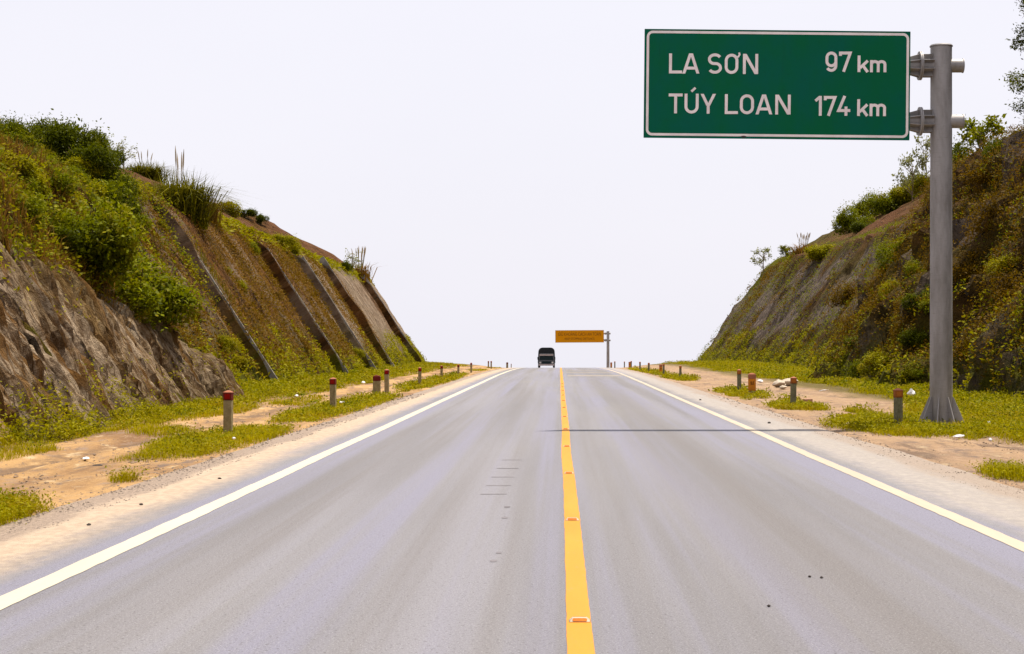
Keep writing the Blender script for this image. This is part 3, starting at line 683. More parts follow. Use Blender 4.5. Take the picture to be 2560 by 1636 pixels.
# tree at the right frame edge
def tree():
    r = np.random.default_rng(5); q = random.Random(5)
    px = 2441*1.0631; yd = 66.0; x = CX+(px-VX)/F*yd; z = float(hill_z(1, x, yd))
    root = empty('tree', (x, yd, z-.3), 'tall feathery tree leaning in from the right frame edge above the hill', 'tree')
    H = 17.4-z; mb = MB(); mb.tube([(0, 0, 0), (-.1, 0, H*.35), (.1, .1, H*.7), (0, 0, H)], [.2, .15, .1, .03], 8)
    tips = []
    for k in range(34):
        z0 = H*(.1+.85*q.random()); a = q.random()*6.28; L = q.uniform(.6, 1.35)*(1.1-.3*z0/H)
        e = Vector((math.cos(a)*L, math.sin(a)*L, z0+L*q.uniform(.1, .6))); s = Vector((0, 0, z0))
        mb.tube([s, s.lerp(e, .5)+Vector((0, 0, .12)), e], [.045, .03, .01], 5)
        for j in range(5): tips.append(s.lerp(e, q.uniform(.5, 1.08))+Vector((q.uniform(-.2, .2), q.uniform(-.2, .2), q.uniform(-.25, .15))))
    mb.build('trunk', M['bark'], root)
    t = np.array([tuple(v) for v in tips]); n = 11000
    pts = t[r.integers(0, len(t), n)]+r.normal(size=(n, 3))*np.array([.14, .14, .13])
    link('crown', leaf_mesh('crown', pts, .12, .4, r), M['leafB'], root)
tree()

# ---- undergrowth on the hills: nobody could count it
def undergrowth(name, side, m, n, ya, yb, sa, sb, size, seed, thr, fade=None, lift=.22, asp=.5):
    r = np.random.default_rng(seed); y = ya+(yb-ya)*r.random(n); s = sa+(sb-sa)*r.random(n)
    k = fbm(y*.45, s*.45, 4, seed)+(r.random(n)-.5)*.12
    if fade is not None: k = k+fade(y, s)
    y, s = y[k > thr], s[k > thr]
    # clumps
    c = 9; y = np.repeat(y, c)+r.normal(size=len(y)*c)*.20; s = np.repeat(s, c)+r.normal(size=len(s)*c)*.12
    P = hill_pt(side, y, s)
    P = P+np.stack([-side*.84*r.random(len(y))*lift, r.normal(size=len(y))*.05, .6*r.random(len(y))*lift], -1)
    t = np.repeat(np.clip(.15+.6*r.random(len(y)//c), 0, 1), c)+.25*(r.random(len(y))-.3)
    o = link(name, leaf_mesh(name, P, size, asp, r, tint=np.clip(t, 0, 1)), m)
    return tag(o, kind='stuff')
lab = lambda o, l, c: tag(o, l, c)
lab(undergrowth('undergrowth', -1, M['leafC'], 7000, 22, 78, 1.6, 14, .12, 101, .48, lambda y, s: .25*sstep(62, 50, y)-.2*sstep(60, 75, y)-.3*sstep(4.2, 2.5, s+(y-26)*.1)+.1*sstep(5, 8, s), .5), 'yellow-green undergrowth covering the upper left hillside', 'undergrowth')
lab(undergrowth('undergrowth', -1, M['leafA'], 9000, 22, 74, 2.0, 14, .12, 102, .45, lambda y, s: .2*sstep(60, 50, y)-.2*sstep(58, 68, y)-.3*sstep(4.2, 2.5, s+(y-26)*.1), .45), 'darker green undergrowth between the bushes of the left hillside', 'undergrowth')
lab(undergrowth('slope_weeds', -1, M['leafE'], 3600, 56, 118, .4, 5.6, .13, 103, .55, lambda y, s: .10*sstep(110, 95, y)), 'brownish weeds clinging between the concrete ribs', 'weeds')
lab(undergrowth('slope_weeds', -1, M['dry'], 9000, 56, 122, .2, 5.4, .085, 110, .43, None, .16), 'tiny dry brown tufts dotted over the ribbed cutting', 'weeds')
lab(undergrowth('slope_weeds', -1, M['leafC'], 3000, 54, 156, -.4, 1.5, .15, 104, .43, lambda y, s: .40*sstep(.9, 0, s)-.17), 'bright green weeds along the foot of the ribbed cutting', 'weeds')
lab(undergrowth('slope_weeds', -1, M['leafC'], 1300, 84, 156, 4.6, 6.4, .22, 105, .42, lambda y, s: .2*sstep(1, 0, np.abs(s-5.4))-.1), 'yellow-green weeds in a line along the top of the ribs', 'weeds')
lab(undergrowth('slope_weeds', 1, M['leafE'], 15000, 46, 98, .2, 12, .10, 106, .41, None, .5), 'olive-brown weeds and dry vines over the right slope around the pole', 'weeds')
lab(undergrowth('slope_weeds', 1, M['leafA'], 5200, 48, 178, .2, 9, .12, 107, .51, None, .4), 'green creepers scattered over the right slope', 'weeds')
lab(undergrowth('slope_weeds', 1, M['leafC'], 3600, 48, 178, -.8, 2.2, .16, 108, .40, lambda y, s: .35*sstep(1.4, 0, s)-.15-.1*sstep(96, 104, y)*sstep(.2, 1, s)), 'bright green weeds along the foot of the right slope', 'weeds')
lab(undergrowth('slope_weeds', 1, M['leafE'], 2500, 98, 178, .5, 7, .17, 109, .55), 'sparse dry weeds on the grey far face of the right cutting', 'weeds')
# weeds rooted in the rock
r = np.random.default_rng(61); n = 900; i = r.integers(20, len(ROCK[0])-30, n); j = r.integers(18, len(ROCK[1])-12, n)
k = fbm(ROCK[0][i]*.8, ROCK[1][j]*.8, 3, 9) > .60; i, j = np.repeat(i[k], 14), np.repeat(j[k], 14)
P = np.stack([ROCK[2][i, j], ROCK[0][i], ROCK[3][i, j]], -1)+r.normal(size=(len(i), 3))*np.array([.12, .16, .13])+np.array([.05, 0, .06])
lab(tag(link('rock_weeds', leaf_mesh('rock_weeds', P, .07, .45, r), M['leafC']), kind='stuff'), 'small weeds rooted in cracks of the rock outcrop', 'weeds')

# tall hillside grass on the left
def hill_grass(name, label, side, n, ya, yb, sa, sb, h, wd, seed, m, thr):
    r = np.random.default_rng(seed); y = ya+(yb-ya)*r.random(n); s = sa+(sb-sa)*r.random(n)
    k = fbm(y*.6, s*.6, 4, seed)-.3*sstep(4.0, 2.3, s+(y-26)*.1)*(side < 0) > thr; P = hill_pt(side, y[k], s[k]); n = len(P)
    hh = h*(.4+1.2*r.random(n)); v, f = blade_arrays(P, hh, np.full(n, wd), .2+.8*r.random(n), r)
    tag(link(name, fast_mesh(name, v, f, tint=np.tile(r.random(n), 3)), M[m]), label, 'grass', kind='stuff')
hill_grass('hillside_grass', 'tall yellow-green grass among the bushes of the left hill', -1, 30000, 24, 72, 1.8, 13, .5, .022, 301, 'pampas', .48)
hill_grass('hillside_grass', 'dry brown grass hanging over the top of the rock', -1, 40000, 22, 56, .9, 5.0, .5, .022, 302, 'dry', .43)
hill_grass('hillside_grass', 'dry brown grass over the upper right slope', 1, 16000, 48, 98, 5, 13, .45, .022, 303, 'dry', .50)
r = np.random.default_rng(62); n = 2600; i = r.integers(20, len(ROCK[0])-20, n); j = r.integers(24, 24+16, n)
k = fbm(ROCK[0][i]*.5, ROCK[1][j]*.9, 3, 19)-.30*np.clip(ROCK[1][j]+.45, 0, 2)+.14*sstep(34, 27, ROCK[0][i])-.2*sstep(42, 48, ROCK[0][i]) > .50; i, j = np.repeat(i[k], 14), np.repeat(j[k], 14)
P = np.stack([ROCK[2][i, j], ROCK[0][i], np.maximum(ROCK[3][i, j], .05)], -1)+r.normal(size=(len(i), 3))*np.array([.16, .2, .15])+np.array([.12, 0, .14])
tag(link('rock_weeds', leaf_mesh('rock_weeds', P, .075, .45, r), M['leafC']), 'bright weeds climbing the lower part of the rock outcrop', 'weeds', kind='stuff')

# ---- grass on the verges
PATCH = [(-6.25, 16.2, 1.0, 2.6), (-6.2, 30.5, .95, 5.6), (-6.15, 48, .85, 12), (-6.15, 86, .8, 23), (-6.3, 130, .8, 7), (-6.3, 160, .8, 6), (-7.9, 33.5, .5, 2.0), (-8.0, 52, .5, 5), (-5.6, 21.5, .16, .5), (-8.3, 26, .35, 1.6), (-8.4, 42, .4, 5),
         (7.6, 36, 2.0, 5.0), (9.8, 36, 2.2, 8), (6.5, 47.2, .75, 3.0), (6.4, 61, .8, 5.5), (6.3, 92, .75, 9), (6.1, 125, .7, 28), (7.0, 52.5, .25, 1.5), (5.75, 22.3, .3, 1.2), (7.6, 43.8, .4, .9), (5.9, 55, .2, 1.0)]
def grass_density(x, y):
    d = np.zeros_like(x)
    for cx, cy, rx, ry in PATCH:
        e = ((x-cx)/rx)**2+((y-cy)/ry)**2; d = np.maximum(d, sstep(1.25, .55, e+.9*(fbm(x*1.3, y*.55, 4, 12)-.5)))
    wob = 1.6*(fbm(x*.5, y*.12, 4, 15)-.5)
    d = np.maximum(d, sstep(8.3, 9.1, -x+wob*.8+.5*sstep(34, 26, y)*0)*.95)
    d = np.maximum(d, sstep(10.0, 10.9, x+wob*1.3+2.4*sstep(55, 42, y)*sstep(60, 44, y))*.95)
    return d
def verge_grass(name, label, n, xa, xb, ya, yb, h, wd, seed, m='grass', pw=1.0):
    r = np.random.default_rng(seed); t = r.random(n); y = 1/((1-t)/ya+t/yb) if pw else ya+(yb-ya)*t
    x = xa+(xb-xa)*r.random(n); d = grass_density(x, y); k = r.random(n) < d*(.35+.9*fbm(x*2.2, y*1.2, 3, 33))
    x, y, d = x[k], y[k], d[k]; z = gz(x, y)-.02
    far = np.clip(y/30, .8, 4)
    cl = .5+1.1*fbm(x*1.5, y*.7, 3, 41)
    hh = h*cl*(.5+.8*r.random(len(x)))*(.5+.5*d); ww = wd*far*(.7+.6*r.random(len(x)))
    v, f = blade_arrays(np.stack([x, y, z], -1), hh, ww, .15+.75*r.random(len(x)), r)
    tint = np.clip(.5*fbm(x*.9, y*.5, 3, 7)+.75*r.random(len(x))-.1, 0, 1)
    o = link(name, fast_mesh(name, v, f, tint=np.tile(tint, 3)), M[m])
    return tag(o, label, 'grass', kind='stuff')
verge_grass('grass', 'sunlit yellow-green grass on the left verge around the posts', 330000, -13, -5.38, 13, 170, .135, .010, 201)
verge_grass('grass', 'sunlit yellow-green grass on the right verge around the pole and posts', 330000, 5.4, 16, 20, 185, .15, .010, 202)
def verge_weeds(label, n, xa, xb, ya, yb, seed, m, size=.052, hgt=.24, thr=.5, leaves=26):
    r = np.random.default_rng(seed); t = r.random(n); y = 1/((1-t)/ya+t/yb); x = xa+(xb-xa)*r.random(n)
    k = (grass_density(x, y)*fbm(x*.9, y*.5, 4, seed) > thr*.75); x, y = x[k], y[k]
    hh = hgt*(.4+fbm(x*.6, y*.4, 2, 3)); x, y, hh = (np.repeat(a, leaves) for a in (x, y, hh))
    P = np.stack([x+r.normal(size=len(x))*.11, y+r.normal(size=len(x))*.14, gz(x, y)+hh*r.random(len(x))], -1)
    sz = size*np.clip(y/32, .7, 2.2)
    return tag(link('verge_weeds', leaf_mesh('verge_weeds', P, sz, .5, r), M[m]), label, 'weeds', kind='stuff')
verge_weeds('leafy weeds on the left verge between track and rock', 3600, -12.5, -8.6, 22, 150, 211, 'leafC')
verge_weeds('low leafy weeds mixed into the grass patches by the left posts', 3600, -7.6, -5.4, 13, 120, 215, 'leafC', .05, .16, .38)
verge_weeds('low leafy weeds mixed into the grass patches by the right posts', 3000, 5.4, 7.6, 20, 120, 216, 'leafC', .05, .16, .38)
verge_weeds('leafy weeds on the right verge around the pole', 4600, 6.2, 16, 30, 180, 212, 'leafC')
verge_weeds('dark leafy weeds tucked in the right verge grass', 1100, 7, 16, 30, 120, 213, 'leafA', thr=.58)
verge_weeds('dark leafy weeds tucked in the left verge grass', 1000, -12.5, -5.6, 15, 120, 214, 'leafA', thr=.58)

def gravel(label, n, xa, xb, ya, yb, seed, m, size):
    r = np.random.default_rng(seed); t = r.random(n); y = 1/((1-t)/ya+t/yb); x = xa+(xb-xa)*r.random(n)
    k = fbm(x*3, y*1.2, 3, seed) > .45; x, y = x[k], y[k]; n = len(x)
    z = np.where(np.abs(x) < 5.3, zr(y), gz(x, y)); c = np.stack([x, y, z], -1); sz = size*(.4+r.random((n, 1))**2*1.6)*np.clip(y/18, 1, 3)[:, None]
    o6 = np.array([[1, 0, 0], [0, 1, 0], [-1, 0, 0], [0, -1, 0], [0, 0, .6], [0, 0, -.5]])
    v = c[:, None, :]+o6[None]*sz[:, None, :]*(.7+.6*r.random((n, 6, 1))); b = np.arange(n)[:, None, None]*6
    f = (np.array([[0, 1, 4], [1, 2, 4], [2, 3, 4], [3, 0, 4], [1, 0, 5], [2, 1, 5], [3, 2, 5], [0, 3, 5]])[None]+b).reshape(-1, 3)
    tag(link('gravel', fast_mesh('gravel', v.reshape(-1, 3), f), M[m]), label, 'gravel', kind='stuff')
gravel('loose grey gravel along the left edge of the paving', 3500, -5.5, -4.8, 12, 60, 401, 'gravel', .008)
gravel('loose grey gravel along the right edge of the paving', 1800, 4.8, 5.6, 16, 60, 402, 'gravel', .006)
gravel('small stones strewn over the left dirt track', 3500, -9, -5.4, 14, 50, 403, 'gravel2', .011)
gravel('small stones strewn over the right dirt verge', 3000, 5.4, 9, 18, 50, 404, 'gravel2', .011)

# ------------------------------------------------------------------ big green distance sign
D = 36.2; PM = F/D                           # pixels per metre at the sign
bx = lambda px: CX+(px-VX)/PM
bz = lambda py: CZ+(VY-py)/PM
X0 = bx(2353); Zg = float(gz(X0, D))
sign = empty('road_sign', (X0, D, Zg), 'green highway distance board with white lettering on a thick grey steel pole', 'road sign')
pole = empty('pole', (0, 0, 0), None, None); pole.parent = sign
ztop = bz(114)-Zg; rp = 26.5/PM
mb = MB(); n = 28
prof = [(rp*1.06, -.3), (rp*1.06, .05), (rp*1.05, 1.5), (rp*1.045, 1.52), (rp*1.03, 3.2), (rp, ztop-.03)]
mb.loft([[(r_*math.cos(2*math.pi*k/n), r_*math.sin(2*math.pi*k/n), z_) for k in range(n)] for r_, z_ in prof], True)
bpy.data.objects.remove(pole)
pole = mb.build('pole', M['metal'], sign, True)
mb = MB(); mb.loft([[(r_*math.cos(2*math.pi*k/n), r_*math.sin(2*math.pi*k/n), z_) for k in range(n)] for r_, z_ in ((rp*1.08, ztop-.03), (rp*1.08, ztop-.012), (rp*1.0, ztop+.01), (rp*.3, ztop+.02))], True)
mb.build('cap', M['metal'], pole, True)
for k in range(8):
    a = R(22.5+45*k); mb = MB()
    mb.prism([(rp*1.04, .60), (rp*1.15, .60), (rp+.30, -.02), (rp+.30, -.2), (rp*1.04, -.2)], -.009, .009)
    g = mb.build('gusset', M['metal'], pole); g.rotation_euler = (0, 0, a)
mb = MB(); mb.tube([(0, 0, -.2), (0, 0, -.06)], .62, 24); mb.build('base_plate', M['metal'], pole)
BR = bx(2270)-X0; BL = bx(1612)-X0           # board edges relative to the pole
for py in (165, 304):
    z = bz(py)-Zg; ra = 17/PM
    mb = MB(); mb.tube([(bx(2406)-X0, 0, z), (BR-1.2, 0, z)], ra, 20)
    arm = mb.build('arm', M['metal'], sign, True)
    mb = MB(); mb.tube([(bx(2406)-X0, 0, z), (bx(2408)-X0, 0, z)], ra*1.07, 20); mb.build('end_cap', M['metal'], arm, True)
    fx = bx(2300)-X0
    mb = MB(); mb.tube([(fx-.028, 0, z), (fx-.004, 0, z)], 36/PM, 24); mb.tube([(fx+.004, 0, z), (fx+.028, 0, z)], 36/PM, 24); mb.build('flange', M['metal'], arm, True)
    for q in range(8):
        a = R(22.5+45*q); mb = MB(); r1, r2, r3 = ra*.95, 30/PM, 19/PM
        mb.prism([(fx+.028, r1), (fx+.028, r2), (-rp*.8, r2), (-rp*.8, r1)], -.008, .008)
        mb.prism([(fx-.03, r1), (fx-.03, r2), (BR-.1, r3), (BR-.1, r1)], -.008, .008)
        g = mb.build('gusset', M['metal'], arm); g.location = (0, 0, z); g.rotation_euler = (a, 0, 0)
# board: local frame, origin at its top left corner, x along the board, z up
brd = empty('board', (BL, -.20, bz(79)-Zg), None, None); bpy.data.objects.remove(brd)
BW, BH = 657.5/PM, 267/PM; BY = -.215
mb = MB(); mb.box(0, BW, 0, .03, -BH, 0, .004)
board = mb.build('board', M['green'], sign); board.location = (BL, BY, bz(79)-Zg); board.rotation_euler = (0, R(.58), 0)
mb = MB()
for x0, x1, z0, z1 in ((-.012, BW+.012, 0, .014), (-.012, BW+.012, -BH-.014, -BH), (-.014, 0, -BH, 0), (BW, BW+.014, -BH, 0)): mb.box(x0, x1, -.004, .034, z0, z1)
mb.build('edge_trim', M['greenedge'], board)
mb = MB()
for k in range(2): mb.box(.1, BW-.1, .032, .075, -(86+139*k)/PM-.04, -(86+139*k)/PM+.04)
for k in range(5): mb.box(.4+k*1.15, .46+k*1.15, .032, .07, -BH+.05, -.05)
mb.build('back_rail', M['sback'], board)
K = .407/PM                                  # zoomed-photo units to metres
def lp(x, y): return ((x-78)*K, -((y-97)-(x-78)*.0101)*K)
class Pen:
    def __init__(s, wd): s.mb = MB(); s.w = wd
    def stroke(s, pts, closed=False, w=None):
        w = (w or s.w)/2; P = []
        for p in pts:
            if not P or np.hypot(p[0]-P[-1][0], p[1]-P[-1][1]) > .3: P.append(np.array(p, float))
        if closed and np.linalg.norm(P[0]-P[-1]) < .3: P.pop()
        n = len(P); L = []; Rr = []
        for i in range(n):
            a = P[i-1] if (i > 0 or closed) else None; b = P[(i+1) % n] if (i < n-1 or closed) else None
            d1 = (P[i]-a)/np.linalg.norm(P[i]-a) if a is not None else None; d2 = (b-P[i])/np.linalg.norm(b-P[i]) if b is not None else None
            d1 = d2 if d1 is None else d1; d2 = d1 if d2 is None else d2
            n1 = np.array([-d1[1], d1[0]]); n2 = np.array([-d2[1], d2[0]]); m = n1+n2; m = m/np.linalg.norm(m); k = w/max(.35, m.dot(n1))
            L.append(P[i]+m*k); Rr.append(P[i]-m*k)
        v = []
        for q in (-.002, .0):                # thin applied film
            v += [(*lp(*p), q) for p in L]+[(*lp(*p), q) for p in Rr]
        s.k = getattr(s, 'k', 0)+1; v = [(x, -.0025+q-.0005*(s.k % 9), z) for x, z, q in v]; f = []
        for i in range(n if closed else n-1):
            j = (i+1) % n; f += [(i, n+i, n+j, j), (2*n+i, i, j, 2*n+j), (n+i, 3*n+i, 3*n+j, n+j)]
        s.mb.add(v, f)
arc = lambda cx, cy, rx, ry, a0, a1, n=14: [(cx+rx*math.cos(R(a0+(a1-a0)*k/n)), cy+ry*math.sin(R(a0+(a1-a0)*k/n))) for k in range(n+1)]
def para(pen, xt, xb, t, b, wx):             # slanted stroke cut level at top and bottom (xt, xb = middle of its ends)
    pen.k = getattr(pen, 'k', 0)+1; q = -.0025-.0005*(pen.k % 9); P_ = [(xt-wx/2, t), (xt+wx/2, t), (xb+wx/2, b), (xb-wx/2, b)]
    v = [(lp(*p)[0], q-e, lp(*p)[1]) for e in (.002, 0) for p in P_]
    pen.mb.add(v, [(0, 1, 2, 3), (0, 4, 5, 1), (1, 5, 6, 2), (2, 6, 7, 3), (3, 7, 4, 0)])
def glyph(pen, ch, x0, x1, t, b):
    w = pen.w; h = w/2; l, r = x0+h, x1-h; tt, bb = t+h, b-h; m = (t+b)/2; c = (x0+x1)/2; S_ = pen.stroke
    if ch == 'L': S_([(l, t), (l, bb), (x1, bb)])
    elif ch == 'A': para(pen, c-h*.30, x0+h*1.05, t, b, w*1.06); para(pen, c+h*.30, x1-h*1.05, t, b, w*1.06); S_([(x0+(x1-x0)*.2, b-(b-t)*.27), (x1-(x1-x0)*.2, b-(b-t)*.27)])
    elif ch == 'N': S_([(l, b), (l, t)]); S_([(r, b), (r, t)]); para(pen, x0+w*.62, x1-w*.62, t, b, w*1.22)
    elif ch == 'T': S_([(x0, tt), (x1, tt)]); S_([(c, tt), (c, b)])
    elif ch == 'U':
        rx = (r-l)/2; S_([(l, t)]+arc(c, bb-rx, rx, rx, 180, 0)+[(r, t)])
    elif ch == 'Y': para(pen, x0+h*1.05, c-h*.2, t, m+12, w*1.1); para(pen, x1-h*1.05, c+h*.2, t, m+12, w*1.1); S_([(c, m+6), (c, b)])
    elif ch == 'O':
        rx = (r-l)/2; S_(arc(c, tt+rx, rx, rx, 180, 360)+arc(c, bb-rx, rx, rx, 0, 180), True)
    elif ch == 'S':
        rx = (r-l)/2; q = (bb-tt)/4
        S_(arc(c, tt+q, rx, q, -28, -180, 12)+arc(c-rx*.15, tt+q, rx*.85, q, 180, 100, 5)+arc(c+rx*.15, bb-q, rx*.85, q, -80, 0, 5)+arc(c, bb-q, rx, q, 0, 152, 12))
    elif ch == '9':
        rx = (r-l)/2; q = (b-t)*.29; S_(arc(c, tt+rx, rx, rx, 0, -180)+arc(c, tt+2*q-rx+6, rx, rx, 180, 20)); S_([(r, tt+rx)]+[(r, bb-rx*1.0)]+arc(c, bb-rx, rx, rx, 0, 150))
    elif ch == '7': S_([(l-2, t+w*1.5), (l-2, tt), (r+3, tt), (l+ (r-l)*.33, b)])
    elif ch == '1': S_([(x0+3, t+30), (x1-w*.8, t+w*.45), (x1-w*.8+3, t+w*.3)]); S_([(x1-h, t), (x1-h, b)])
    elif ch == '4': S_([(c+6, t), (l, b-32), (x1, b-32)]); S_([(x1-26, m+4), (x1-26, b)])
    elif ch == 'k': S_([(l, t), (l, b)]); S_([(x1-4, t+32), (l+h*.7, b-25)]); S_([(l+22, b-42), (x1-4, b)])
    elif ch == 'm':
        q = (r-l)/4; S_([(l, t), (l, b)])
        for o_ in (0, 2*q): S_([(l+o_, t+h+q*.9)]+arc(l+o_+q, t+h+q*.8, q, q*.8, 180, 360, 10)+[(l+o_+2*q, b)])
def word(name, glyphs):
    pen = Pen(17.5)
    for ch, x0, x1, t, b in glyphs:
        if ch == 'horn': pen.stroke([(652, 238), (655, 250), (648, 263), (634, 268)], w=11)
        elif ch == 'acute': pen.stroke([(363, 476), (388, 453)], w=14)
        else: glyph(pen, ch, x0, x1, t, b)
    return pen.mb.build(name, M['letter'], board)
word('place_name', [('L', 225, 305, 243, 365), ('A', 306, 411, 243, 366), ('S', 462, 548, 243, 367), ('O', 565, 648, 245, 368), ('horn', 0, 0, 0, 0), ('N', 676, 769, 246, 369)])
word('distance', [('9', 1180, 1252, 232, 355), ('7', 1264, 1336, 232, 355)]+[('k', 1376, 1442, 256, 357), ('m', 1452, 1552, 284, 358)])
word('place_name', [('T', 225, 310, 488, 609), ('U', 322, 408, 489, 610), ('acute', 0, 0, 0, 0), ('Y', 420, 513, 490, 611), ('L', 568, 648, 492, 613), ('O', 660, 746, 493, 614), ('A', 756, 858, 494, 615), ('N', 876, 970, 495, 616)])
word('distance', [('1', 1118, 1160, 503, 624), ('7', 1174, 1246, 503, 624), ('4', 1254, 1334, 503, 624), ('k', 1376, 1442, 523, 625), ('m', 1452, 1552, 550, 626)])
pen = Pen(15); a_ = 30
def rr(x0, x1, t, b, q):
    return arc(x0+q, t+q, q, q, 180, 270, 6)+arc(x1-q, t+q, q, q, 270, 360, 6)+arc(x1-q, b-q, q, q, 0, 90, 6)+arc(x0+q, b-q, q, q, 90, 180, 6)
# border drawn in the board's own axes (undo the picture's small tilt)
pts = [(x, y+(x-78)*.0101) for x, y in rr(95, 1682, 111, 736, a_)]
pen.stroke(pts, True); pen.mb.build('border', M['letter'], board)
mb = MB(); c_ = lp(685, 752); mb.add([(c_[0]+.05*math.cos(q)*(1+.4*math.sin(3*q)), -.009, c_[1]+.022*math.sin(q)) for q in [i*.5236 for i in range(12)]], [tuple(range(12))])
mb.build('stain', M['pebble'], board)

# ------------------------------------------------------------------ far orange sign beyond the crest
D2 = 282.; P2 = F/D2
fx = lambda px: CX+(px-VX)/P2
fz = lambda py: CZ+(VY-py)/P2
zg2 = float(zr(D2)); xp = fx(1520)
s2 = empty('road_sign', (xp, D2, zg2), 'far orange board with dark writing on a grey pole past the crest', 'road sign')
mb = MB(); mb.tube([(0, 0, -.3), (0, 0, fz(829)-zg2)], [.26, .22], 16); pl = mb.build('pole', M['metal'], s2, True)
mb = MB(); mb.tube([(0, 0, fz(829)-zg2), (0, 0, fz(829)-zg2+.03)], .25, 16); mb.build('cap', M['metal'], pl)
for py in (834, 851):
    mb = MB(); z = fz(py)-zg2; mb.tube([(.42, 0, z), (-2., 0, z)], .17, 12); mb.tube([(-.42, 0, z), (-.35, 0, z)], .27, 12); mb.build('arm', M['metal'], s2, True)
W2 = fx(1509)-fx(1389); H2 = 29.5/P2
mb = MB(); mb.box(0, W2, 0, .04, 0, H2, .005); b2 = mb.build('board', M['orangesign'], s2); b2.location = (fx(1389)-xp, -.25, fz(856.5)-zg2); b2.rotation_euler = (0, R(-.3), 0)
mb = MB()
for x0, x1, z0, z1 in ((-.05, W2+.05, H2, H2+.05), (-.05, W2+.05, -.05, 0), (-.05, 0, 0, H2), (W2, W2+.05, 0, H2)): mb.box(x0, x1, -.004, .044, z0, z1)
mb.build('edge_trim', M['paleedge'], b2)
def text(body, parent, size, x, z, m, width=None):
    cu = bpy.data.curves.new('text', 'FONT'); cu.body = body; cu.size = size; cu.align_x = 'CENTER'; cu.extrude = .002
    o = bpy.data.objects.new('text', cu); C.objects.link(o); bpy.context.view_layer.update()
    me = bpy.data.meshes.new_from_object(o.evaluated_get(bpy.context.evaluated_depsgraph_get())); bpy.data.objects.remove(o)
    q = link('lettering', me, m, parent); q.rotation_euler = (R(90), 0, 0); q.location = (x, -.006, z)
    xs_ = [v.co.x for v in me.vertices]
    if width: q.scale = (width/(max(xs_)-min(xs_)), 1, 1)
    return q
text('GIỮ KHOẢNG CÁCH AN TOÀN', b2, .78, W2/2, H2*.55, M['orangetext'], W2*.89)
text('KEEP STOPPING DISTANCE', b2, .55, W2/2, H2*.20, M['orangetext'], W2*.62)

# ------------------------------------------------------------------ oncoming lorry
yt = 229.; xt = CX+(1366-VX)/F*yt; zt = float(zr(yt))
tr = empty('truck', (xt, yt, zt), 'dark canvas-covered lorry coming over the crest in the left lane', 'truck')
def hull(w0, w1, z0, z1, y0, y1, rr_=.12, n=4, bulge=0):
    poly = [(-w0/2, z0), (w0/2, z0)]
    poly += [(w1/2-rr_+rr_*math.cos(q), z1-rr_+rr_*math.sin(q)+bulge*0) for q in [i*math.pi/2/n for i in range(n+1)]]
    poly += [(-w1/2+rr_-rr_*math.sin(q), z1-rr_+rr_*math.cos(q)) for q in [i*math.pi/2/n for i in range(n+1)]]
    return MB().prism(poly, y0, y1)
hull(2.38, 2.2, .75, 2.84, 1.5, 6.2, .55).build('canvas_cover', M['dark'], tr, True)
hull(2.25, 2.25, .62, .86, 1.75, 6.2, .03).build('cargo_bed', M['cab'], tr)
cab = hull(2.2, 2.0, .42, 2.05, 0, 1.45, .2).build('cab', M['cab'], tr, True)
hull(1.88, 1.72, 1.16, 1.72, -.03, .03, .06).build('windscreen', M['glass'], cab)
hull(1.84, 1.84, 1.75, 1.93, -.13, .06, .03).build('visor', M['pale'], cab)
hull(2.10, 2.10, .40, .62, -.12, .05, .03).build('bumper', M['pale'], cab)
hull(1.2, 1.2, .70, 1.0, -.025, .03, .03).build('grille', M['glass'], cab)
for sx in (-1, 1):
    mb = MB(); mb.tube([(sx*.82, -.05, .82), (sx*.82, .03, .82)], .12, 14); mb.build('headlight', M['lamp'], cab, True)
    mb = MB(); mb.box(sx*1.14-.07, sx*1.14+.07, -.05, .03, 1.2, 1.58, .02); mb.tube([(sx*.95, .05, 1.55), (sx*1.12, 0, 1.5)], .015, 5); mb.build('mirror', M['tyre'], cab)
    for yw in (.75, 4.9):
        mb = MB(); mb.tube([(sx*1.0-.13, yw, .42), (sx*1.0+.13, yw, .42)], .42, 20); wh = mb.build('wheel', M['tyre'], tr, True)
        mb = MB(); mb.tube([(sx*1.0-.135, yw, .42), (sx*1.0+.135, yw, .42)], .22, 14); mb.build('rim', M['cab'], wh, True)

# ------------------------------------------------------------------ verge posts
def post_proto(left):
    root = empty('verge_post', (0, 0, -60), 'x', 'post')
    w_ = .076; mb = MB(); mb.box(-w_, w_, -w_, w_, -.3, .695, .010); mb.build('shaft', M['post' if left else 'postR'], root)
    capm = M['red' if left else 'brown']
    mb = MB(); w2 = w_+.003
    mb.loft([[(x*w2, y*w2, z) for x, y in ((-1, -1), (1, -1), (1, 1), (-1, 1))] for z in (.696, .835)], True); cp = mb.build('cap', capm, root)
    mb = MB(); w3 = w_+.008
    mb.loft([[(x*k, y*k, z) for x, y in ((-1, -1), (1, -1), (1, 1), (-1, 1))] for k, z in ((w3, .836), (w3, .848), (.012, .885))], True); mb.build('cap_top', M['redcap'], cp)
    mb = MB(); mb.box(-.05, .05, -w2-.006, -w2-.001, .715, .82, .006); mb.build('reflector', M['refl' if left else 'brownface'], cp)
    return root
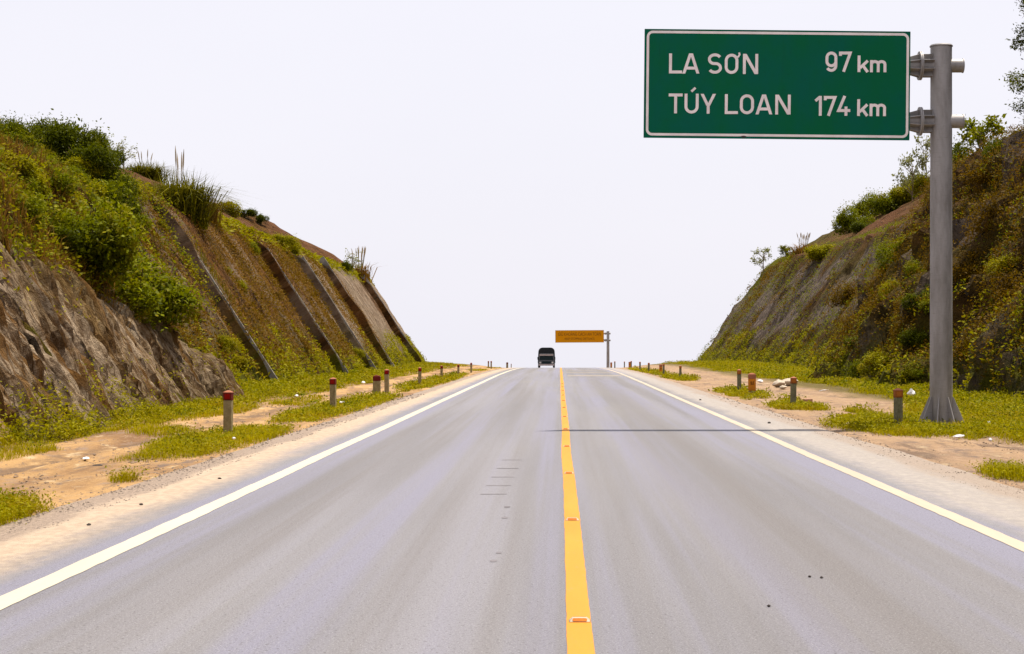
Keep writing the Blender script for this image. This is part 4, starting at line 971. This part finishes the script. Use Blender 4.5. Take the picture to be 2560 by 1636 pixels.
def marker_proto(left):
    root = empty('kilometre_marker', (0, 0, -60), 'x', 'marker')
    mb = MB(); mb.box(-.125, .125, -.08, .08, -.3, (.56 if left else .20), .012); mb.build('base', M['post'], root)
    if not left:
        mb = MB(); mb.box(-.126, .126, -.081, .081, .201, .62, .012); b = mb.build('body', M['orange'], root)
        mb = MB(); mb.box(-.06, .06, -.088, -.083, .42, .44); mb.box(-.05, -.025, -.088, -.083, .45, .53); mb.box(.02, .045, -.088, -.083, .45, .53); mb.build('numeral', M['num'], b)
    z0 = .561 if left else .621
    n = 8; mb = MB()
    mb.loft([[(.128*k*x, .083*k*y, z) for x, y in ((-1, -1), (1, -1), (1, 1), (-1, 1))] for k, z in ((1, z0), (1, z0+.13), (.8, z0+.165), (.35, z0+.19))], True)
    mb.build('cap', M['red' if left else 'redcap'], root)
    return root
PP = {('p', 1): post_proto(True), ('p', 0): post_proto(False), ('m', 1): marker_proto(True), ('m', 0): marker_proto(False)}
seen = set()
def post(k, px, py, label, tilt=0, sc=1.0):
    left = int(px < VX); x, y, z = gp(px, py); key = (k, left)
    o = PP[key] if key not in seen else copy_tree(PP[key]); seen.add(key)
    o.name = 'verge_post' if k == 'p' else 'kilometre_marker'; o.location = (x, y, z-.02); o.rotation_euler = (0, R(tilt), R(random.uniform(-6, 6))); sc *= 1-.22*float(sstep(60, 105, y)); o.scale = (sc,)*3
    tag(o, label, 'post' if k == 'p' else 'marker', ('left' if left else 'right')+' verge posts')
post('p', 570, 1090, 'tall red-capped grey post on the left verge, nearest to the camera', .5)
post('p', 833, 1025, 'red-capped post on the left verge, first beyond the big near one', -.5)
post('m', 942, 992, 'wide pale marker stone with a red top on the left verge')
post('p', 967, 983, 'red-capped post just right of and behind the wide pale marker')
post('p', 1049, 966, 'red-capped post on the left verge, second past the wide marker', 1)
post('p', 1104, 949, 'red-capped post on the left verge, third past the wide marker')
post('p', 1146, 940, 'red-capped post on the left verge, fourth past the wide marker')
post('p', 1178, 932, 'last red-capped post of the near left row before the grass tuft at the crest')
post('p', 1221, 921, 'left post of the close pair on the grass tuft at the left crest')
post('p', 1228, 922, 'right post of the close pair on the grass tuft at the left crest')
post('m', 1268, 917, 'pale marker stone with red top farthest away on the left, at the crest')
post('p', 1278, 918, 'short post right of the farthest marker stone on the left crest', sc=.7)
post('p', 2246, 1077, 'dark grey-green post with orange cap standing nearest the sign pole', -.4)
post('p', 1983, 1020, 'grey-green orange-capped post in a grass patch left of the nearest right-hand post', .6)
post('m', 1880, 991, 'orange kilometre marker with rounded top, nearest of the orange ones')
post('p', 1848, 982, 'grey-green post just left of the nearest orange kilometre marker')
post('p', 1701, 948, 'grey-green post alone at the near end of the far right grass strip')
post('p', 1659, 938, 'grey-green post touching the right side of an orange marker', .5)
post('m', 1652, 936, 'orange marker half hidden behind a grey-green post, second orange one away')
post('p', 1622, 932, 'dark post in the right grass strip left of the half hidden orange marker')
post('p', 1600, 927, 'thin dark post in the right grass strip, next to last before the third orange marker')
post('m', 1574, 921, 'third orange marker away on the right verge near the far sign')
post('p', 1578, 920, 'grey post behind the third orange marker')
post('p', 1561, 919, 'slim grey post between the third orange marker and the far sign')
post('p', 1537, 914, 'slim grey post right beside the far sign pole')
post('m', 1528, 915, 'tiny orange marker at the foot of the far sign pole')

# ------------------------------------------------------------------ road studs along the yellow line
def stud_proto():
    root = empty('road_stud', (0, 0, -60), 'x', 'road stud')
    rings = [[(x*a, y*b, z) for x, y in ((-1, -1), (1, -1), (1, 1), (-1, 1))] for a, b, z in ((.062, .05, .004), (.062, .05, .007), (.044, .026, .025))]
    MB().loft(rings, True).build('housing', M['studw'], root)
    mb = MB(); mb.tube([(-.066, 0, .0045), (.066, 0, .0045)], .0005, 4)
    for s in (-1, 1):
        rfl = MB(); pr = []
        for cx_, a0 in ((.036, -90), (-.036, 90)):
            pr += [(cx_+.008*math.cos(R(a0+30*k)), .008*math.sin(R(a0+30*k))) for k in range(7)]
        # reflector strip lying on the sloping face
        def pt(u_, v_, off):
            t_ = (v_+.009)/.018; yy_ = .05-.024*t_; zz_ = .007+.018*t_
            return (u_, s*(yy_+off*.6), zz_+off*.8)
        rfl.loft([[pt(u_, v_, .0005) for u_, v_ in pr], [pt(u_, v_, .003) for u_, v_ in pr]], True); rfl.build('reflector', M['studo'], root)
    MB().box(-.065, .065, -.053, .053, .0045, .0062).build('shadow_rim', M['studd'], root)  # thin dark rim drawn as the shadow line under the housing
    return root
sp = stud_proto(); ordn = ['first', 'second', 'third', 'fourth', 'fifth', 'sixth', 'seventh', 'eighth', 'ninth', 'tenth', 'eleventh', 'twelfth', 'thirteenth', 'fourteenth']
for k in range(12):
    o = sp if k == 0 else copy_tree(sp); y = 10.36+k*6.04
    o.location = (.012, y, float(zr(y))); o.name = 'road_stud'
    tag(o, 'white and orange road stud on the yellow line, the one closest to the camera' if k == 0 else f'orange road stud on the yellow line, {ordn[k]} counting away from the camera', 'road stud', 'road studs on the yellow line')

# ------------------------------------------------------------------ litter, rubble, stones
def lump(name, px, py, size, m, label, cat, flat=.5, seed=1, n=9, asp=1.0, up=0):
    x, y, z = gp(px, py); r = random.Random(seed); mb = MB(); rs_ = []
    for k in range(5):
        t = k/4; q = math.sin(math.pi*(.12+.8*t)); rs_.append([(size*asp*q*(.75+.45*r.random())*math.cos(6.283*i/n), size*q*(.75+.45*r.random())*math.sin(6.283*i/n), size*flat*(2*t-.3)*(.85+.3*r.random())) for i in range(n)])
    mb.loft(rs_, True); o = mb.build(name, m); o.location = (x, y, (float(zr(y)) if abs(x) < 5.3 else z)+up); o.rotation_euler = (r.uniform(-.2, .2), r.uniform(-.2, .2), r.random()*6)
    return tag(o, label, cat)
L_ = 'litter'
lump('plastic_scrap', 2397, 1107, .075, M['litter'], 'largest white plastic scrap in the grass below the sign pole', L_, .4, 1, asp=1.5, up=.09)
lump('plastic_scrap', 2472, 1074, .035, M['litter'], 'small white scrap up in the grass right of the pole foot', L_, .8, 2, up=.12)
lump('plastic_scrap', 2475, 1115, .035, M['litter'], 'small pale scrap in the grass right of the largest white one', L_, .9, 3, up=.08)
lump('plastic_bag', 2279, 1003, .12, M['litter'], 'pale plastic bag in the weeds just left of the pole', L_, 1.0, 4, up=.15)
lump('rubble', 2121, 1069, .085, M['stone'], 'pale stone at the left tip of the grass in front of the pole', 'stone', .6, 5, asp=1.3, up=.02)
lump('plastic_scrap', 2060, 987, .09, M['litter'], 'flat white scrap on the grass edge behind the loose brick', L_, .25, 6, asp=2.2, up=.12)
lump('plastic_scrap', 1901, 962, .14, M['litter'], 'bluish white scrap right behind the nearest orange marker', L_, .5, 7, up=.1)
for k, (px, py, s_, l_) in enumerate(((1948, 969, .30, 'left heap of pale broken rubble behind the second right-hand post'), (1969, 966, .30, 'middle lump of pale rubble in the pile on the right verge'), (1980, 962, .30, 'top pinkish lump of the rubble pile on the right verge'), (1958, 975, .14, 'small pale stone in front of the rubble pile'))):
    lump('rubble', px, py, s_, M['stone'], l_, 'rubble', .5, 11+k, asp=1.3, up=.05)
x, y, z = gp(2012, 1009); mb = MB(); mb.box(-.22, .22, -.11, .11, 0, .14, .012); o = mb.build('brick', M['brick']); o.location = (x, y, z); o.rotation_euler = (.06, -.05, .15)
tag(o, 'weathered brick lying on the dirt right of the second right-hand post', 'brick')
lump('plastic_scrap', 215, 1152, .06, M['litter'], 'white scrap at the wet rut on the left dirt track', L_, .3, 21, asp=1.5, up=.02)
lump('plastic_scrap', 585, 1113, .035, M['litter'], 'tiny white scrap in the grass under the nearest left post', L_, .6, 22, up=.1)
lump('plastic_scrap', 852, 1017, .045, M['litter'], 'left of two tiny white scraps in grass by the first red-capped post beyond', L_, .6, 23, up=.1)
lump('plastic_scrap', 858, 1016, .04, M['litter'], 'right of two tiny white scraps in grass by the first red-capped post beyond', L_, .6, 24, up=.1)
lump('plastic_scrap', 741, 999, .07, M['litter'], 'white scrap between the wet patch and the slope foot on the left', L_, .6, 25, up=.08)
lump('plastic_scrap', 403, 1021, .08, M['litter'], 'white scrap in the weeds at the foot of the rock', L_, .6, 26, up=.2)
lump('plastic_scrap', 908, 966, .09, M['litter'], 'white scrap in the grass above the wide marker on the left', L_, .6, 27, up=.12)
lump('pebble', 243, 1167, .05, M['pebble'], 'dark stick-like stone on the left dirt track', 'stone', .35, 30, asp=1.6)
for k, (px, py, l_) in enumerate(((2024, 1445, 'left of two small dark pebbles on the right lane'), (2054, 1448, 'right of two small dark pebbles on the right lane'), (1922, 1519, 'lone dark pebble on the right lane nearest the bottom edge'), (1751, 1001, 'small dark pebble on the right paved shoulder far ahead'), (1923, 1059, 'dark pebble on the right shoulder beyond the sign shadow'))):
    lump('pebble', px, py, .013 if k < 3 else .04, M['pebble'], l_, 'stone', .5, 40+k, asp=1.3, up=.003)
for k, (px, py, l_) in enumerate(((353, 1264, 'dark pebble on the pale sand beside the left white line'), (222, 1315, 'dark pebble on the pale sand at lower left'), (549, 1198, 'dark pebble on the sandy left shoulder farther up'))):
    lump('pebble', px, py, .02, M['pebble'], l_, 'stone', .5, 50+k, asp=1.3, up=.002)
for o in list(bpy.data.objects):             # prototypes never placed
    if o.get('label') == 'x':
        for c_ in [q for q in bpy.data.objects if q.parent == o]: bpy.data.objects.remove(c_)
        bpy.data.objects.remove(o)
